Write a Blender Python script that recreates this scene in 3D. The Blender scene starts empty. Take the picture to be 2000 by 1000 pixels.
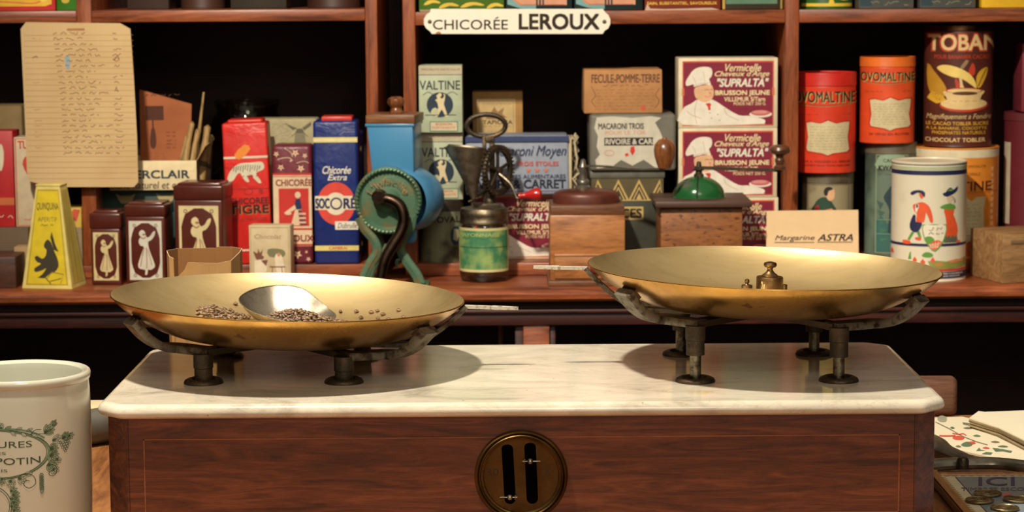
import bpy, bmesh, math, random
from mathutils import Vector, Matrix
from mathutils.geometry import tessellate_polygon
random.seed(7)
PI = math.pi
scene = bpy.context.scene
COL = scene.collection

# ------------------------------------------------------------ camera
FP = 4600.0                      # focal length in pixels of the 2000 px wide frame
TZ = 0.780                       # table top height
CZ = TZ + 0.426                  # camera height
PITCH = math.atan(550 / FP)
ROLL = math.radians(0.38)
Fw = Vector((0, math.cos(PITCH), -math.sin(PITCH)))
R0 = Vector((1, 0, 0)); U0 = Vector((0, math.sin(PITCH), math.cos(PITCH)))
Rt = R0 * math.cos(ROLL) - U0 * math.sin(ROLL)
Up = U0 * math.cos(ROLL) + R0 * math.sin(ROLL)
cd = bpy.data.cameras.new('camera'); cam = bpy.data.objects.new('camera', cd); COL.objects.link(cam)
m = Matrix.Identity(4)
for i in range(3):
    m[i][0] = Rt[i]; m[i][1] = Up[i]; m[i][2] = -Fw[i]
m[2][3] = CZ
cam.matrix_world = m
cd.sensor_width = 36; cd.lens = FP / 2000 * 36; cd.clip_start = 0.05; cd.clip_end = 50
cd.dof.use_dof = True; cd.dof.focus_distance = 1.84; cd.dof.aperture_fstop = 25
scene.camera = cam

# ------------------------------------------------------------ world, lamps, exposure
w = bpy.data.worlds.new('room_air'); scene.world = w; w.use_nodes = True
w.node_tree.nodes['Background'].inputs[0].default_value = (1.0, 0.85, 0.66, 1)
w.node_tree.nodes['Background'].inputs[1].default_value = 0.35
vs = scene.view_settings
scene.display_settings.display_device = 'sRGB'
vs.view_transform = 'Standard'; vs.look = 'None'; vs.gamma = 1.0; vs.use_curve_mapping = False
vs.exposure = 0.0
MT = CZ - 0.316                  # marble top height


def lamp(name, kind, loc, target, energy, color, size, spot=None, blend=0.6):
    l = bpy.data.lights.new(name, kind); l.energy = energy; l.color = color
    if kind == 'AREA':
        l.shape = 'DISK'; l.size = size
    else:
        l.shadow_soft_size = size
    if kind == 'SPOT':
        l.spot_size = math.radians(spot); l.spot_blend = blend
    o = bpy.data.objects.new(name, l); COL.objects.link(o); o.location = loc
    d = Vector(target) - Vector(loc)
    o.rotation_euler = d.to_track_quat('-Z', 'Y').to_euler()
    return o


WARM = (1.0, 0.88, 0.72)
lamp('ceiling_spot_over_balance', 'SPOT', (-0.37, 1.53, MT + 1.365), (0.02, 1.95, MT), 132, WARM, 0.045, 75, 0.5)
lamp('ceiling_spot_on_shelf', 'SPOT', (-0.50, 1.30, MT + 1.55), (0.02, 3.40, CZ - 0.22), 275, WARM, 0.05, 44, 0.7)
lamp('added_fill_light', 'AREA', (0.3, -0.9, 2.6), (0.0, 2.2, 0.9), 20, (1.0, 0.88, 0.72), 1.1)  # soft fill added high behind the camera, not a lamp of the room


# ------------------------------------------------------------ pixel of the photograph -> point of the place
def ray(px, py):
    return Rt * ((px - 1000) / FP) + Up * ((500 - py) / FP) + Fw


def W(px, py, d):                # on the upright plane Y = d
    r = ray(px, py); k = d / r.y
    return Vector((r.x * k, d, CZ + r.z * k))


def H(px, py, z):                # on the level plane Z = z
    r = ray(px, py); k = (z - CZ) / r.z
    return Vector((r.x * k, r.y * k, z))


# ------------------------------------------------------------ materials
MATS = {}


def S(c):                        # sRGB 0-255 -> linear
    return tuple(((x / 255) / 12.92 if x / 255 <= 0.04045 else ((x / 255 + 0.055) / 1.055) ** 2.4) for x in c)


def nodes(name):
    mt = bpy.data.materials.new(name); mt.use_nodes = True
    nt = mt.node_tree; b = nt.nodes['Principled BSDF']
    return mt, nt, b


def noise(nt, scale, detail=3, vec=None, sc=(1, 1, 1), rough=0.5, dist=0):
    tc = nt.nodes.new('ShaderNodeTexCoord'); mp = nt.nodes.new('ShaderNodeMapping')
    mp.inputs['Scale'].default_value = sc
    nt.links.new(tc.outputs['Object'], mp.inputs[0])
    n = nt.nodes.new('ShaderNodeTexNoise'); n.inputs['Scale'].default_value = scale
    n.inputs['Detail'].default_value = detail; n.inputs['Roughness'].default_value = rough
    n.inputs['Distortion'].default_value = dist
    nt.links.new(mp.outputs[0], n.inputs['Vector'])
    return n


def ramp(nt, src, stops):
    r = nt.nodes.new('ShaderNodeValToRGB'); e = r.color_ramp.elements
    e[0].position = stops[0][0]; e[0].color = (*stops[0][1], 1)
    e[1].position = stops[-1][0]; e[1].color = (*stops[-1][1], 1)
    for p, c in stops[1:-1]:
        x = e.new(p); x.color = (*c, 1)
    nt.links.new(src, r.inputs[0])
    return r


def bump(nt, b, src, strength, dist=0.001):
    bp = nt.nodes.new('ShaderNodeBump'); bp.inputs['Strength'].default_value = strength
    bp.inputs['Distance'].default_value = dist
    nt.links.new(src, bp.inputs['Height']); nt.links.new(bp.outputs[0], b.inputs['Normal'])


def flat(c, rough=0.55, var=0.10, metal=0.0, scale=60, name=None, coat=0.0):
    """plain printed / painted colour with a little wear"""
    key = ('flat', c, rough, var, metal, scale, coat)
    if key in MATS: return MATS[key]
    mt, nt, b = nodes(name or 'paint_%02x%02x%02x' % c)
    l = S(c)
    n = noise(nt, scale, 4)
    r = ramp(nt, n.outputs['Fac'], [(0.3, tuple(x * (1 - var) for x in l)), (0.7, tuple(min(1, x * (1 + var)) for x in l))])
    nt.links.new(r.outputs[0], b.inputs['Base Color'])
    b.inputs['Roughness'].default_value = rough; b.inputs['Metallic'].default_value = metal
    b.inputs['Coat Weight'].default_value = coat
    MATS[key] = mt
    return mt


def worn(name, c, c2, lo=0.55, hi=0.68, scale=25, rough=0.5, metal=0.0, bumpy=0.2, sc=(1, 1, 1), detail=6):
    """base colour with patches of a second colour (rust, chips, dirt)"""
    if name in MATS: return MATS[name]
    mt, nt, b = nodes(name)
    n = noise(nt, scale, detail, sc=sc)
    r = ramp(nt, n.outputs['Fac'], [(lo, S(c)), (hi, S(c2))])
    nt.links.new(r.outputs[0], b.inputs['Base Color'])
    b.inputs['Roughness'].default_value = rough; b.inputs['Metallic'].default_value = metal
    n2 = noise(nt, scale * 6, 4)
    bump(nt, b, n2.outputs['Fac'], bumpy, 0.0006)
    MATS[name] = mt
    return mt


def wood(name, dark, mid, light, sc=(1.5, 22, 22), rough=0.42, scale=6, coat=0.0, dist=1.2, specks=None):
    if name in MATS: return MATS[name]
    mt, nt, b = nodes(name)
    n = noise(nt, scale, 8, sc=sc, rough=0.62, dist=dist)
    r = ramp(nt, n.outputs['Fac'], [(0.3, S(dark)), (0.5, S(mid)), (0.72, S(light))])
    n2 = noise(nt, scale * 7, 5, sc=sc, rough=0.7)
    mx = nt.nodes.new('ShaderNodeMix'); mx.data_type = 'RGBA'; mx.blend_type = 'MULTIPLY'
    mx.inputs[0].default_value = 0.55
    r2 = ramp(nt, n2.outputs['Fac'], [(0.35, (0.45, 0.4, 0.38)), (0.55, (1, 1, 1))])
    nt.links.new(r.outputs[0], mx.inputs[6]); nt.links.new(r2.outputs[0], mx.inputs[7])
    out = mx.outputs[2]
    if specks:
        n3 = noise(nt, specks[0], 3, sc=(1, 3, 3))
        r3 = ramp(nt, n3.outputs['Fac'], [(specks[1], (1, 1, 1)), (specks[1] + 0.04, specks[2])])
        m2 = nt.nodes.new('ShaderNodeMix'); m2.data_type = 'RGBA'; m2.blend_type = 'MULTIPLY'; m2.inputs[0].default_value = 1
        nt.links.new(out, m2.inputs[6]); nt.links.new(r3.outputs[0], m2.inputs[7]); out = m2.outputs[2]
    nt.links.new(out, b.inputs['Base Color'])
    b.inputs['Roughness'].default_value = rough
    b.inputs['Coat Weight'].default_value = coat; b.inputs['Coat Roughness'].default_value = 0.25
    bump(nt, b, n2.outputs['Fac'], 0.15, 0.0005)
    MATS[name] = mt
    return mt


def metal(name, c, rough, c2=None, lo=0.5, hi=0.7, scale=30, bumpy=0.0, sc=(1, 1, 1), rough2=None, aniso=0.0, met2=1.0):
    if name in MATS: return MATS[name]
    mt, nt, b = nodes(name)
    b.inputs['Metallic'].default_value = 1.0
    b.inputs['Roughness'].default_value = rough
    n = noise(nt, scale, 6, sc=sc, rough=0.65)
    if c2:
        r = ramp(nt, n.outputs['Fac'], [(lo, S(c)), (hi, S(c2))])
        nt.links.new(r.outputs[0], b.inputs['Base Color'])
        if met2 < 1.0:
            r4 = ramp(nt, n.outputs['Fac'], [(lo, (1, 1, 1)), (hi, (met2,) * 3)])
            nt.links.new(r4.outputs[0], b.inputs['Metallic'])
    else:
        b.inputs['Base Color'].default_value = (*S(c), 1)
    if rough2 is not None:
        r3 = ramp(nt, n.outputs['Fac'], [(lo, (rough,) * 3), (hi, (rough2,) * 3)])
        nt.links.new(r3.outputs[0], b.inputs['Roughness'])
    if bumpy:
        n2 = noise(nt, scale * 5, 5)
        bump(nt, b, n2.outputs['Fac'], bumpy, 0.0006)
    MATS[name] = mt
    return mt


def wrinkled(c, rough=.38, strength=.5, scale=22):
    key = ('wr', c)
    if key in MATS: return MATS[key]
    mt, nt, b = nodes('wrinkled_paper_%02x%02x%02x' % c); l = S(c)
    n = noise(nt, scale, 3, dist=1.5); r_ = ramp(nt, n.outputs['Fac'], [(.3, tuple(x * .88 for x in l)), (.7, tuple(min(1, x * 1.1) for x in l))])
    nt.links.new(r_.outputs[0], b.inputs['Base Color']); b.inputs['Roughness'].default_value = rough
    bump(nt, b, n.outputs['Fac'], strength, .004); MATS[key] = mt
    return mt


# ------------------------------------------------------------ mesh builder
_rb = {}


class MB:
    def __init__(s):
        s.v = []; s.f = []; s.m = []; s.sm = []; s.mats = []

    def add(s, verts, faces, mat, M=None, smooth=False):
        o = len(s.v)
        if mat not in s.mats: s.mats.append(mat)
        k = s.mats.index(mat)
        for p in verts:
            p = Vector(p)
            s.v.append(M @ p if M is not None else p)
        for f in faces:
            s.f.append([i + o for i in f]); s.m.append(k); s.sm.append(smooth)
        return s

    def box(s, x0, x1, y0, y1, z0, z1, mat, bev=0.001, seg=2, M=None, taper=None):
        bev = min(bev, abs(x1 - x0) * .45, abs(y1 - y0) * .45, abs(z1 - z0) * .45)
        bm = bmesh.new(); bmesh.ops.create_cube(bm, size=1)
        for v in bm.verts:
            v.co = Vector((x0 + (v.co.x + .5) * (x1 - x0), y0 + (v.co.y + .5) * (y1 - y0), z0 + (v.co.z + .5) * (z1 - z0)))
            if taper and v.co.z > (z0 + z1) / 2:
                v.co.x = (x0 + x1) / 2 + (v.co.x - (x0 + x1) / 2) * taper[0]
                v.co.y = (y0 + y1) / 2 + (v.co.y - (y0 + y1) / 2) * taper[1]
        if bev > 0:
            bmesh.ops.bevel(bm, geom=bm.edges[:], offset=bev, segments=seg, profile=0.5, affect='EDGES')
        vs_ = [v.co.copy() for v in bm.verts]; fs = [[v.index for v in f.verts] for f in bm.faces]
        bm.free()
        return s.add(vs_, fs, mat, M, True)

    def lathe(s, prof, mat, seg=64, M=None, a0=0.0, a1=2 * PI, sx=1.0, sy=1.0):
        full = abs(a1 - a0 - 2 * PI) < 1e-6
        n = seg if full else seg + 1
        vv = []; ff = []
        for r, z in prof:
            for i in range(n):
                a = a0 + (a1 - a0) * i / seg
                vv.append((r * math.cos(a) * sx, r * math.sin(a) * sy, z))
        for j in range(len(prof) - 1):
            for i in range(seg):
                i2 = (i + 1) % n
                q = [j * n + i, j * n + i2, (j + 1) * n + i2, (j + 1) * n + i]
                if prof[j][0] < 1e-7: q = [j * n, (j + 1) * n + i2, (j + 1) * n + i]
                elif prof[j + 1][0] < 1e-7: q = [j * n + i, j * n + i2, (j + 1) * n]
                ff.append(q)
        return s.add(vv, ff, mat, M, True)

    def sweep(s, path, cs, mat, M=None, closed=False, scales=None, up=None, caps=True):
        """cs: list of (a,b) cross-section points; a along side axis, b along up axis"""
        P = [Vector(p) for p in path]; n = len(P); k = len(cs)
        T = []
        for i in range(n):
            if closed: t = P[(i + 1) % n] - P[i - 1]
            else: t = P[min(i + 1, n - 1)] - P[max(i - 1, 0)]
            T.append(t.normalized())
        u = Vector(up) if up else (Vector((0, 0, 1)) if abs(T[0].z) < 0.9 else Vector((0, 1, 0)))
        vv = []; ff = []
        for i in range(n):
            u = (u - T[i] * u.dot(T[i]))
            if u.length < 1e-6: u = Vector((1, 0, 0)) - T[i] * T[i].x
            u.normalize()
            sd = T[i].cross(u)
            sc = scales[i] if scales else 1
            sa, sb = sc if isinstance(sc, tuple) else (sc, sc)
            for a, b in cs: vv.append(P[i] + sd * (a * sa) + u * (b * sb))
        R = n if closed else n - 1
        for i in range(R):
            for j in range(k):
                a = i * k; b = ((i + 1) % n) * k
                ff.append([a + j, a + (j + 1) % k, b + (j + 1) % k, b + j])
        if caps and not closed:
            ff.append(list(range(k))[::-1]); ff.append([(n - 1) * k + j for j in range(k)])
        return s.add(vv, ff, mat, M, True)

    def tube(s, path, r, mat, seg=12, M=None, closed=False, caps=True):
        cs = [(math.cos(2 * PI * i / seg), math.sin(2 * PI * i / seg)) for i in range(seg)]
        sc = r if isinstance(r, (list, tuple)) else [r] * len(path)
        return s.sweep(path, cs, mat, M, closed, list(sc), None, caps)

    def prism(s, poly, y0, y1, mat, M=None):
        """poly in (x,z), extruded along y"""
        n = len(poly)
        vv = [(x, y0, z) for x, z in poly] + [(x, y1, z) for x, z in poly]
        ff = [[i, (i + 1) % n, (i + 1) % n + n, i + n] for i in range(n)]
        tri = tessellate_polygon([[Vector((x, z, 0)) for x, z in poly]])
        ff += [list(t) for t in tri] + [[i + n for i in t] for t in tri]
        s.add(vv, ff, mat, M, False)
        return s

    def build(s, name, parent=None, loc=(0, 0, 0), rz=0.0, ang=38, rx=0.0, ry=0.0):
        me = bpy.data.meshes.new(name)
        me.from_pydata([tuple(v) for v in s.v], [], s.f)
        for mt in s.mats: me.materials.append(mt)
        me.polygons.foreach_set('material_index', s.m)
        me.polygons.foreach_set('use_smooth', s.sm)
        me.update()
        if any(s.sm): me.set_sharp_from_angle(angle=math.radians(ang))
        o = bpy.data.objects.new(name, me); COL.objects.link(o)
        if parent: o.parent = parent
        o.location = loc; o.rotation_euler = (rx, ry, rz)
        return o


def tag(o, label=None, cat=None, group=None, kind=None):
    if label: o['label'] = label
    if cat: o['category'] = cat
    if group: o['group'] = group
    if kind: o['kind'] = kind
    return o


def thing(name, label, cat, loc=(0, 0, 0), rz=0.0, group=None, ry=0.0, rx=0.0):
    o = bpy.data.objects.new(name, None); COL.objects.link(o)
    o.empty_display_size = 0.02
    o.location = loc; o.rotation_euler = (rx, ry, rz)
    return tag(o, label, cat, group)


def struct(o):
    o['kind'] = 'structure'
    return o


def spline(pts, n=6, closed=True):
    """Catmull-Rom through 2D or 3D points"""
    out = []; N = len(pts)
    rng = N if closed else N - 1
    for i in range(rng):
        if closed: p = [pts[(i + k) % N] for k in (-1, 0, 1, 2)]
        else: p = [pts[max(i - 1, 0)], pts[i], pts[i + 1], pts[min(i + 2, N - 1)]]
        for j in range(n):
            t = j / n
            out.append(tuple(0.5 * ((2 * b) + (c - a) * t + (2 * a - 5 * b + 4 * c - d) * t * t + (3 * b - a - 3 * c + d) * t ** 3)
                             for a, b, c, d in zip(*p)))
    if not closed: out.append(tuple(pts[-1]))
    return out


# ------------------------------------------------------------ printing on faces
_tc = {}


def text_mesh(s, bold=0.0, shear=0.0):
    key = (s, bold, shear)
    if key in _tc: return _tc[key]
    cu = bpy.data.curves.new('t', 'FONT'); cu.body = s; cu.offset = bold; cu.shear = shear
    cu.fill_mode = 'FRONT'; cu.resolution_u = 3
    ob = bpy.data.objects.new('t', cu)
    me = ob.to_mesh()
    v = [(p.co.x, p.co.y) for p in me.vertices]; f = [tuple(p.vertices) for p in me.polygons]
    ob.to_mesh_clear(); bpy.data.objects.remove(ob); bpy.data.curves.remove(cu)
    x0 = min(p[0] for p in v); x1 = max(p[0] for p in v); y0 = min(p[1] for p in v); y1 = max(p[1] for p in v)
    v = [((a - x0) / (x1 - x0), 1 - (b - y0) / (y1 - y0)) for a, b in v]
    _tc[key] = (v, f)
    return _tc[key]


class Print:
    """draws on a face of a mesh: coordinates are those of a reference rectangle, y downwards"""
    STEP = 0.00014

    def __init__(s, mb, w, h, fn, ref=(0, 0, 1, 1), cyl=False, proj=True, maxdu=None):
        s.mb = mb; s.w = w; s.h = h; s.fn = fn; s.r = ref; s.cyl = cyl; s.proj = proj; s.maxdu = maxdu

    def ref(s, x0, y0, x1, y1, proj=None):
        s.r = (x0, y0, x1, y1)
        if proj is not None: s.proj = proj
        return s

    def uv(s, x, y):
        x0, y0, x1, y1 = s.r
        u = (x - x0) / (x1 - x0); v = (y - y0) / (y1 - y0)
        if s.cyl and s.proj:
            q = max(-0.999, min(0.999, 2 * u - 1)); u = 0.5 + math.asin(q) / PI
        return u, v

    def emit(s, pts, faces, mat, layer):
        s.n = getattr(s, 'n', 0) + 1; layer += (s.n % 64) * .010      # later marks lie a hair above earlier ones
        uv = [s.uv(*p) for p in pts]
        if s.maxdu:
            mx = s.maxdu; out = []; stack = [list(f) for f in faces]
            while stack:
                f = stack.pop()
                if len(f) > 3:
                    for i in range(1, len(f) - 1): stack.append([f[0], f[i], f[i + 1]])
                    continue
                e = max(((abs(uv[f[i]][0] - uv[f[(i + 1) % 3]][0]), i) for i in range(3)))
                if e[0] > mx and len(out) < 6000:
                    i = e[1]; a, b, c = f[i], f[(i + 1) % 3], f[(i + 2) % 3]
                    uv.append(((uv[a][0] + uv[b][0]) / 2, (uv[a][1] + uv[b][1]) / 2)); k = len(uv) - 1
                    stack.append([a, k, c]); stack.append([k, b, c])
                else: out.append(f)
            faces = out
        s.mb.add([s.fn(u, v, layer * s.STEP) for u, v in uv], faces, mat)

    def poly(s, pts, mat, layer=1, smooth=0):
        if smooth: pts = spline(pts, smooth)
        tri = tessellate_polygon([[Vector((x, y, 0)) for x, y in pts]])
        s.emit(pts, [list(t) for t in tri], mat, layer)

    def rect(s, x0, y0, x1, y1, mat, layer=1):
        s.emit([(x0, y0), (x1, y0), (x1, y1), (x0, y1)], [[0, 1, 2, 3]], mat, layer)

    def ell(s, cx, cy, rx, ry, mat, layer=1, n=28, a0=0, a1=360):
        s.poly([(cx + rx * math.cos(math.radians(a0 + (a1 - a0) * i / n)), cy + ry * math.sin(math.radians(a0 + (a1 - a0) * i / n))) for i in range(n)], mat, layer)

    def ring(s, cx, cy, rx, ry, t, mat, layer=1, n=40):
        p = []
        for i in range(n):
            a = 2 * PI * i / n
            p += [(cx + rx * math.cos(a), cy + ry * math.sin(a)), (cx + (rx - t) * math.cos(a), cy + (ry - t) * math.sin(a))]
        s.emit(p, [[2 * i, 2 * i + 1, (2 * i + 3) % (2 * n), (2 * i + 2) % (2 * n)] for i in range(n)], mat, layer)

    def frame(s, x0, y0, x1, y1, t, mat, layer=1):
        s.rect(x0, y0, x1, y0 + t, mat, layer); s.rect(x0, y1 - t, x1, y1, mat, layer)
        s.rect(x0, y0 + t, x0 + t, y1 - t, mat, layer); s.rect(x1 - t, y0 + t, x1, y1 - t, mat, layer)

    def line(s, pts, t, mat, layer=1, smooth=0, closed=False):
        if smooth: pts = spline(pts, smooth, closed)
        n = len(pts); p = []
        for i in range(n):
            a = pts[max(i - 1, 0)] if not closed else pts[i - 1]; b = pts[min(i + 1, n - 1)] if not closed else pts[(i + 1) % n]
            dx, dy = b[0] - a[0], b[1] - a[1]; L = math.hypot(dx, dy) or 1
            p += [(pts[i][0] - dy / L * t / 2, pts[i][1] + dx / L * t / 2), (pts[i][0] + dy / L * t / 2, pts[i][1] - dx / L * t / 2)]
        s.emit(p, [[2 * i, 2 * i + 1, (2 * i + 3) % (2 * n), (2 * i + 2) % (2 * n)] for i in range(n if closed else n - 1)], mat, layer)

    def text(s, t, x0, y0, x1, y1, mat, layer=2, bold=0.0, shear=0.0, arc=0.0, slope=0.0):
        v, f = text_mesh(t, 0.0, shear)
        if bold > 0:                             # heavier strokes: the same letters set again a hair to each side
            k = abs(y1 - y0) * bold * 1.3
            for i, (dx, dy) in enumerate(((k, k), (-k, k), (k, -k), (-k, -k))):
                s.text(t, x0 + dx, y0 + dy, x1 + dx, y1 + dy, mat, layer + .16 * (i + 1), 0.0, shear, arc, slope)
        pts = []
        for a, b in v:
            x = x0 + a * (x1 - x0); y = y0 + b * (y1 - y0)
            y += arc * (2 * a - 1) ** 2 + slope * (a - .5)
            pts.append((x, y))
        s.emit(pts, f, mat, layer)

    def scribble(s, x0, y, x1, amp, t, mat, layer=2, step=None, seed=0):
        """a line of small illegible handwriting or type"""
        rnd = random.Random(seed); step = step or amp * 0.8
        x = x0; cur = []
        while x < x1:
            L = rnd.uniform(3, 8) * step; e = min(x + L, x1); cur = []
            while x < e:
                cur.append((x, y + rnd.uniform(-amp, amp))); x += step
            if len(cur) > 1: s.line(cur, t, mat, layer)
            x += step * 1.6


def on_flat(mb, w, h, O=(0, 0, 0), R=(1, 0, 0), U=(0, 0, 1), N=(0, -1, 0)):
    O = Vector(O); R = Vector(R) * w; U = Vector(U) * h; N = Vector(N)
    return Print(mb, w, h, lambda u, v, o: O + R * u + U * (1 - v) + N * o)


def on_cyl(mb, r, h, z0=0.0, turn=0.0, taper=0.0):
    def fn(u, v, o):
        a = (u - .5) * PI + turn; rr = r + o + taper * (1 - v)
        return Vector((rr * math.sin(a), -rr * math.cos(a), z0 + h * (1 - v)))
    return Print(mb, r * PI, h, fn, cyl=True, maxdu=0.035)


# ------------------------------------------------------------ the furniture's levels
STEP_D = 3.42; NOSE_D = 3.28
LEDGE = W(1000, 563, NOSE_D).z
STEPZ = W(1000, 514, STEP_D).z


def slot(x0, x1, yt, d, zb=None, yb=None):
    """centre x, base z, width, height of a thing whose front is at depth d"""
    ym = (yt + (yb or yt)) / 2
    a = W(x0, ym, d); b = W(x1, ym, d); xm = (x0 + x1) / 2
    zt = W(xm, yt, d).z
    if zb is None: zb = W(xm, yb, d).z
    return (a.x + b.x) / 2, zb, b.x - a.x, zt - zb


class Pack:
    """a carton or packet seen from the front"""

    def __init__(s, x0, x1, yt, d, depth, mat, zb=None, yb=None, bev=0.0012, seg=2, rz=0.0, ry=0.0, taper=None):
        s.cx, s.zb, s.w, s.h = slot(x0, x1, yt, d, zb, yb)
        s.d = d; s.depth = depth; s.rz = rz; s.ry = ry
        s.mb = MB(); s.mb.box(-s.w / 2, s.w / 2, 0, depth, 0, s.h, mat, bev, seg, taper=taper)
        s.P = on_flat(s.mb, s.w, s.h, (-s.w / 2, 0, 0))
        s.top = s.zb + s.h

    def done(s, name, label, cat, group=None):
        s.ob = s.mb.build(name, None, (s.cx, s.d, s.zb), s.rz, ry=s.ry)
        tag(s.ob, label, cat, group)
        return s

    def asthing(s, name, label, cat, group=None, part='body'):
        s.t = thing(name, label, cat, (s.cx, s.d, s.zb), s.rz, group, s.ry)
        s.ob = s.mb.build(part, s.t)
        return s


class Can:
    """a round tin standing upright: a lathe body, an optional lid part, printing on its front"""

    def __init__(s, x0, x1, yt, d, mat, zb=None, yb=None, lid=None, lidh=0.016, rz=0.0, rim=None, seg=96):
        s.cx, s.zb, s.w, s.h = slot(x0, x1, yt, d, zb, yb)
        s.r = s.w / 2; s.d = d; s.rz = rz; r = s.r; h = s.h
        s.mb = MB(); b = r * 0.02
        ht = h if not lid else h - lidh
        s.mb.lathe([(0, 0.001), (r * .94, 0.001), (r * .96, 0), (r, 0), (r * 1.01, 0.001), (r * 1.0, 0.003), (r, 0.0031), (r, ht - .0031), (r, ht - .003),
                    (r * (1.01 if not lid else 1.0), ht - .001), (r * .99, ht), (r * .95, ht), (r * .94, ht - 0.0015), (0, ht - .0015)], mat, seg)
        s.P = on_cyl(s.mb, r, h, 0, math.atan((1000 - (x0 + x1) / 2) / FP))
        s.lidm = lid; s.lidh = lidh; s.top = s.zb + h

    def done(s, name, label, cat, group=None):
        s.t = thing(name, label, cat, (s.cx, s.d + s.r, s.zb), s.rz, group)
        s.mb.build('body', s.t)
        if s.lidm:
            r = s.r; h = s.h; L = s.lidh; l = MB()
            l.lathe([(r * 1.003, h - L), (r * 1.022, h - L), (r * 1.024, h - L + .001), (r * 1.018, h - L + .002), (r * 1.018, h - .002), (r * 1.01, h), (r * .97, h),
                     (r * .95, h - .0018), (0, h - .0018)], s.lidm, 96)
            s.lid = l.build('lid', s.t)
        return s

# ------------------------------------------------------------ materials of the place
M_red = wood('shelf_red_wood', (84, 40, 20), (146, 76, 42), (176, 100, 56), sc=(1.2, 14, 14), rough=0.38, scale=5, coat=0.15, specks=(38, 0.72, (1.7, 1.6, 1.3)))
M_redv = wood('shelf_red_wood_upright', (84, 40, 20), (146, 76, 42), (176, 100, 56), sc=(14, 14, 1.2), rough=0.38, scale=5, coat=0.15, specks=(38, 0.72, (1.7, 1.6, 1.3)))
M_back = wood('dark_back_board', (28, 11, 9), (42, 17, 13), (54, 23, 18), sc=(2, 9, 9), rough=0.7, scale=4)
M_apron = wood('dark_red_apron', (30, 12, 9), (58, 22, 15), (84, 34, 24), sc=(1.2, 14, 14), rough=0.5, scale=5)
M_base = wood('balance_mahogany', (52, 21, 11), (98, 46, 25), (132, 70, 39), sc=(1.1, 10, 11), rough=0.33, scale=9, coat=0.35, dist=1.6, specks=(30, 0.74, (.35, .3, .3)))
M_table = wood('counter_wood', (110, 66, 34), (160, 104, 58), (188, 130, 78), sc=(9, 1.2, 9), rough=0.4, scale=5)
M_floor = wood('floor_boards', (30, 20, 14), (50, 34, 22), (66, 46, 30), sc=(9, 1, 9), rough=0.6, scale=3)
M_wall = flat((70, 50, 36), 0.9, 0.05, scale=3, name='plaster_wall')
M_black = flat((8, 5, 4), 0.8, 0.1)
M_iron = worn('cast_iron', (76, 67, 54), (112, 90, 66), .5, .7, 60, .48, 0.75, .9)
M_ironarm = worn('chipped_grey_iron', (122, 114, 98), (70, 52, 36), .48, .64, 150, .5, 0.45, .9)
M_brass_in = metal('brushed_brass', (226, 202, 150), 0.46, (214, 188, 134), .45, .7, 14, .05, (1, 5, 5))
M_brass_out = metal('polished_brass', (208, 160, 82), 0.22, (170, 124, 62), .40, .66, 16, 0.03, rough2=.32)
M_rod = metal('steel_rod', (150, 142, 122), .38, (84, 70, 52), .45, .62, 120, .4)
M_needle = worn('whitewashed_iron', (206, 198, 180), (140, 128, 110), .52, .66, 220, .6, 0.1, 1.0)
M_bronze = metal('dull_bronze', (116, 92, 54), .42, (78, 58, 34), .4, .7, 40, .1)
M_weight = metal('weight_brass', (136, 108, 72), .42, (98, 76, 50), .42, .66, 90, .2)

def speck(mt, scale, thr, c):
    nt = mt.node_tree; bs = nt.nodes['Principled BSDF']; lk = bs.inputs['Base Color'].links[0]; src = lk.from_socket
    n3 = noise(nt, scale, 3); r3 = ramp(nt, n3.outputs['Fac'], [(thr, (1, 1, 1)), (thr + .03, c)])
    m2 = nt.nodes.new('ShaderNodeMix'); m2.data_type = 'RGBA'; m2.blend_type = 'MULTIPLY'; m2.inputs[0].default_value = 1
    nt.links.new(src, m2.inputs[6]); nt.links.new(r3.outputs[0], m2.inputs[7]); nt.links.new(m2.outputs[2], bs.inputs['Base Color'])
speck(M_brass_in, 95, .735, (.42, .34, .22)); speck(M_brass_out, 70, .70, (.55, .42, .3))

# ------------------------------------------------------------ room
b = MB(); b.box(-3, 3, -2.5, 4.3, -0.05, 0, M_floor, 0); struct(b.build('floor'))
b = MB(); b.box(-3, 3, 4.2, 4.3, 0, 2.9, M_wall, 0); struct(b.build('wall_back'))
b = MB(); b.box(-3.1, -3, -2.5, 4.3, 0, 2.9, M_wall, 0); struct(b.build('wall_left'))
b = MB(); b.box(3, 3.1, -2.5, 4.3, 0, 2.9, M_wall, 0); struct(b.build('wall_right'))

# ------------------------------------------------------------ counter table
TR = H(1000, 815, TZ).y
t = thing('counter_table', 'brown wooden counter table carrying the balance and the stoneware pot', 'table', (0, 1.65, 0))
b = MB(); b.box(-1.25, 1.25, -0.45, TR - 1.65, TZ - 0.035, TZ, M_table, .004); b.build('tabletop', t)
b = MB(); b.box(-1.15, 1.15, -.38, TR - 1.72, TZ - .13, TZ - .035, M_base, .002); b.build('apron', t)
for sx in (-1.1, 1.1):
    for y in (-.34, TR - 1.76):
        b = MB(); b.box(sx - .03, sx + .03, y - .03, y + .03, 0, TZ - .036, M_base, .003); b.build('leg', t)

# ------------------------------------------------------------ the wall cupboard
def X(px, py=300, d=STEP_D): return W(px, py, d).x
BD = 0.34                                       # depth of the bays
ub_t = W(355, 20, STEP_D).z; ub_b = W(355, 43, STEP_D).z       # left upper shelf
uc_t = W(1200, 21, STEP_D).z; uc_b = W(1200, 47, STEP_D).z     # right upper shelf
ztop = W(1000, -330, STEP_D).z
xl = X(-260); x735 = X(737.5, 100); x712 = X(714, 100); x787 = X(787, 100); x811 = X(811.5, 100)
x1533 = X(1533, 150); x1560 = X(1560, 150); xr = X(2260)
yb = STEP_D + BD


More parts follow.
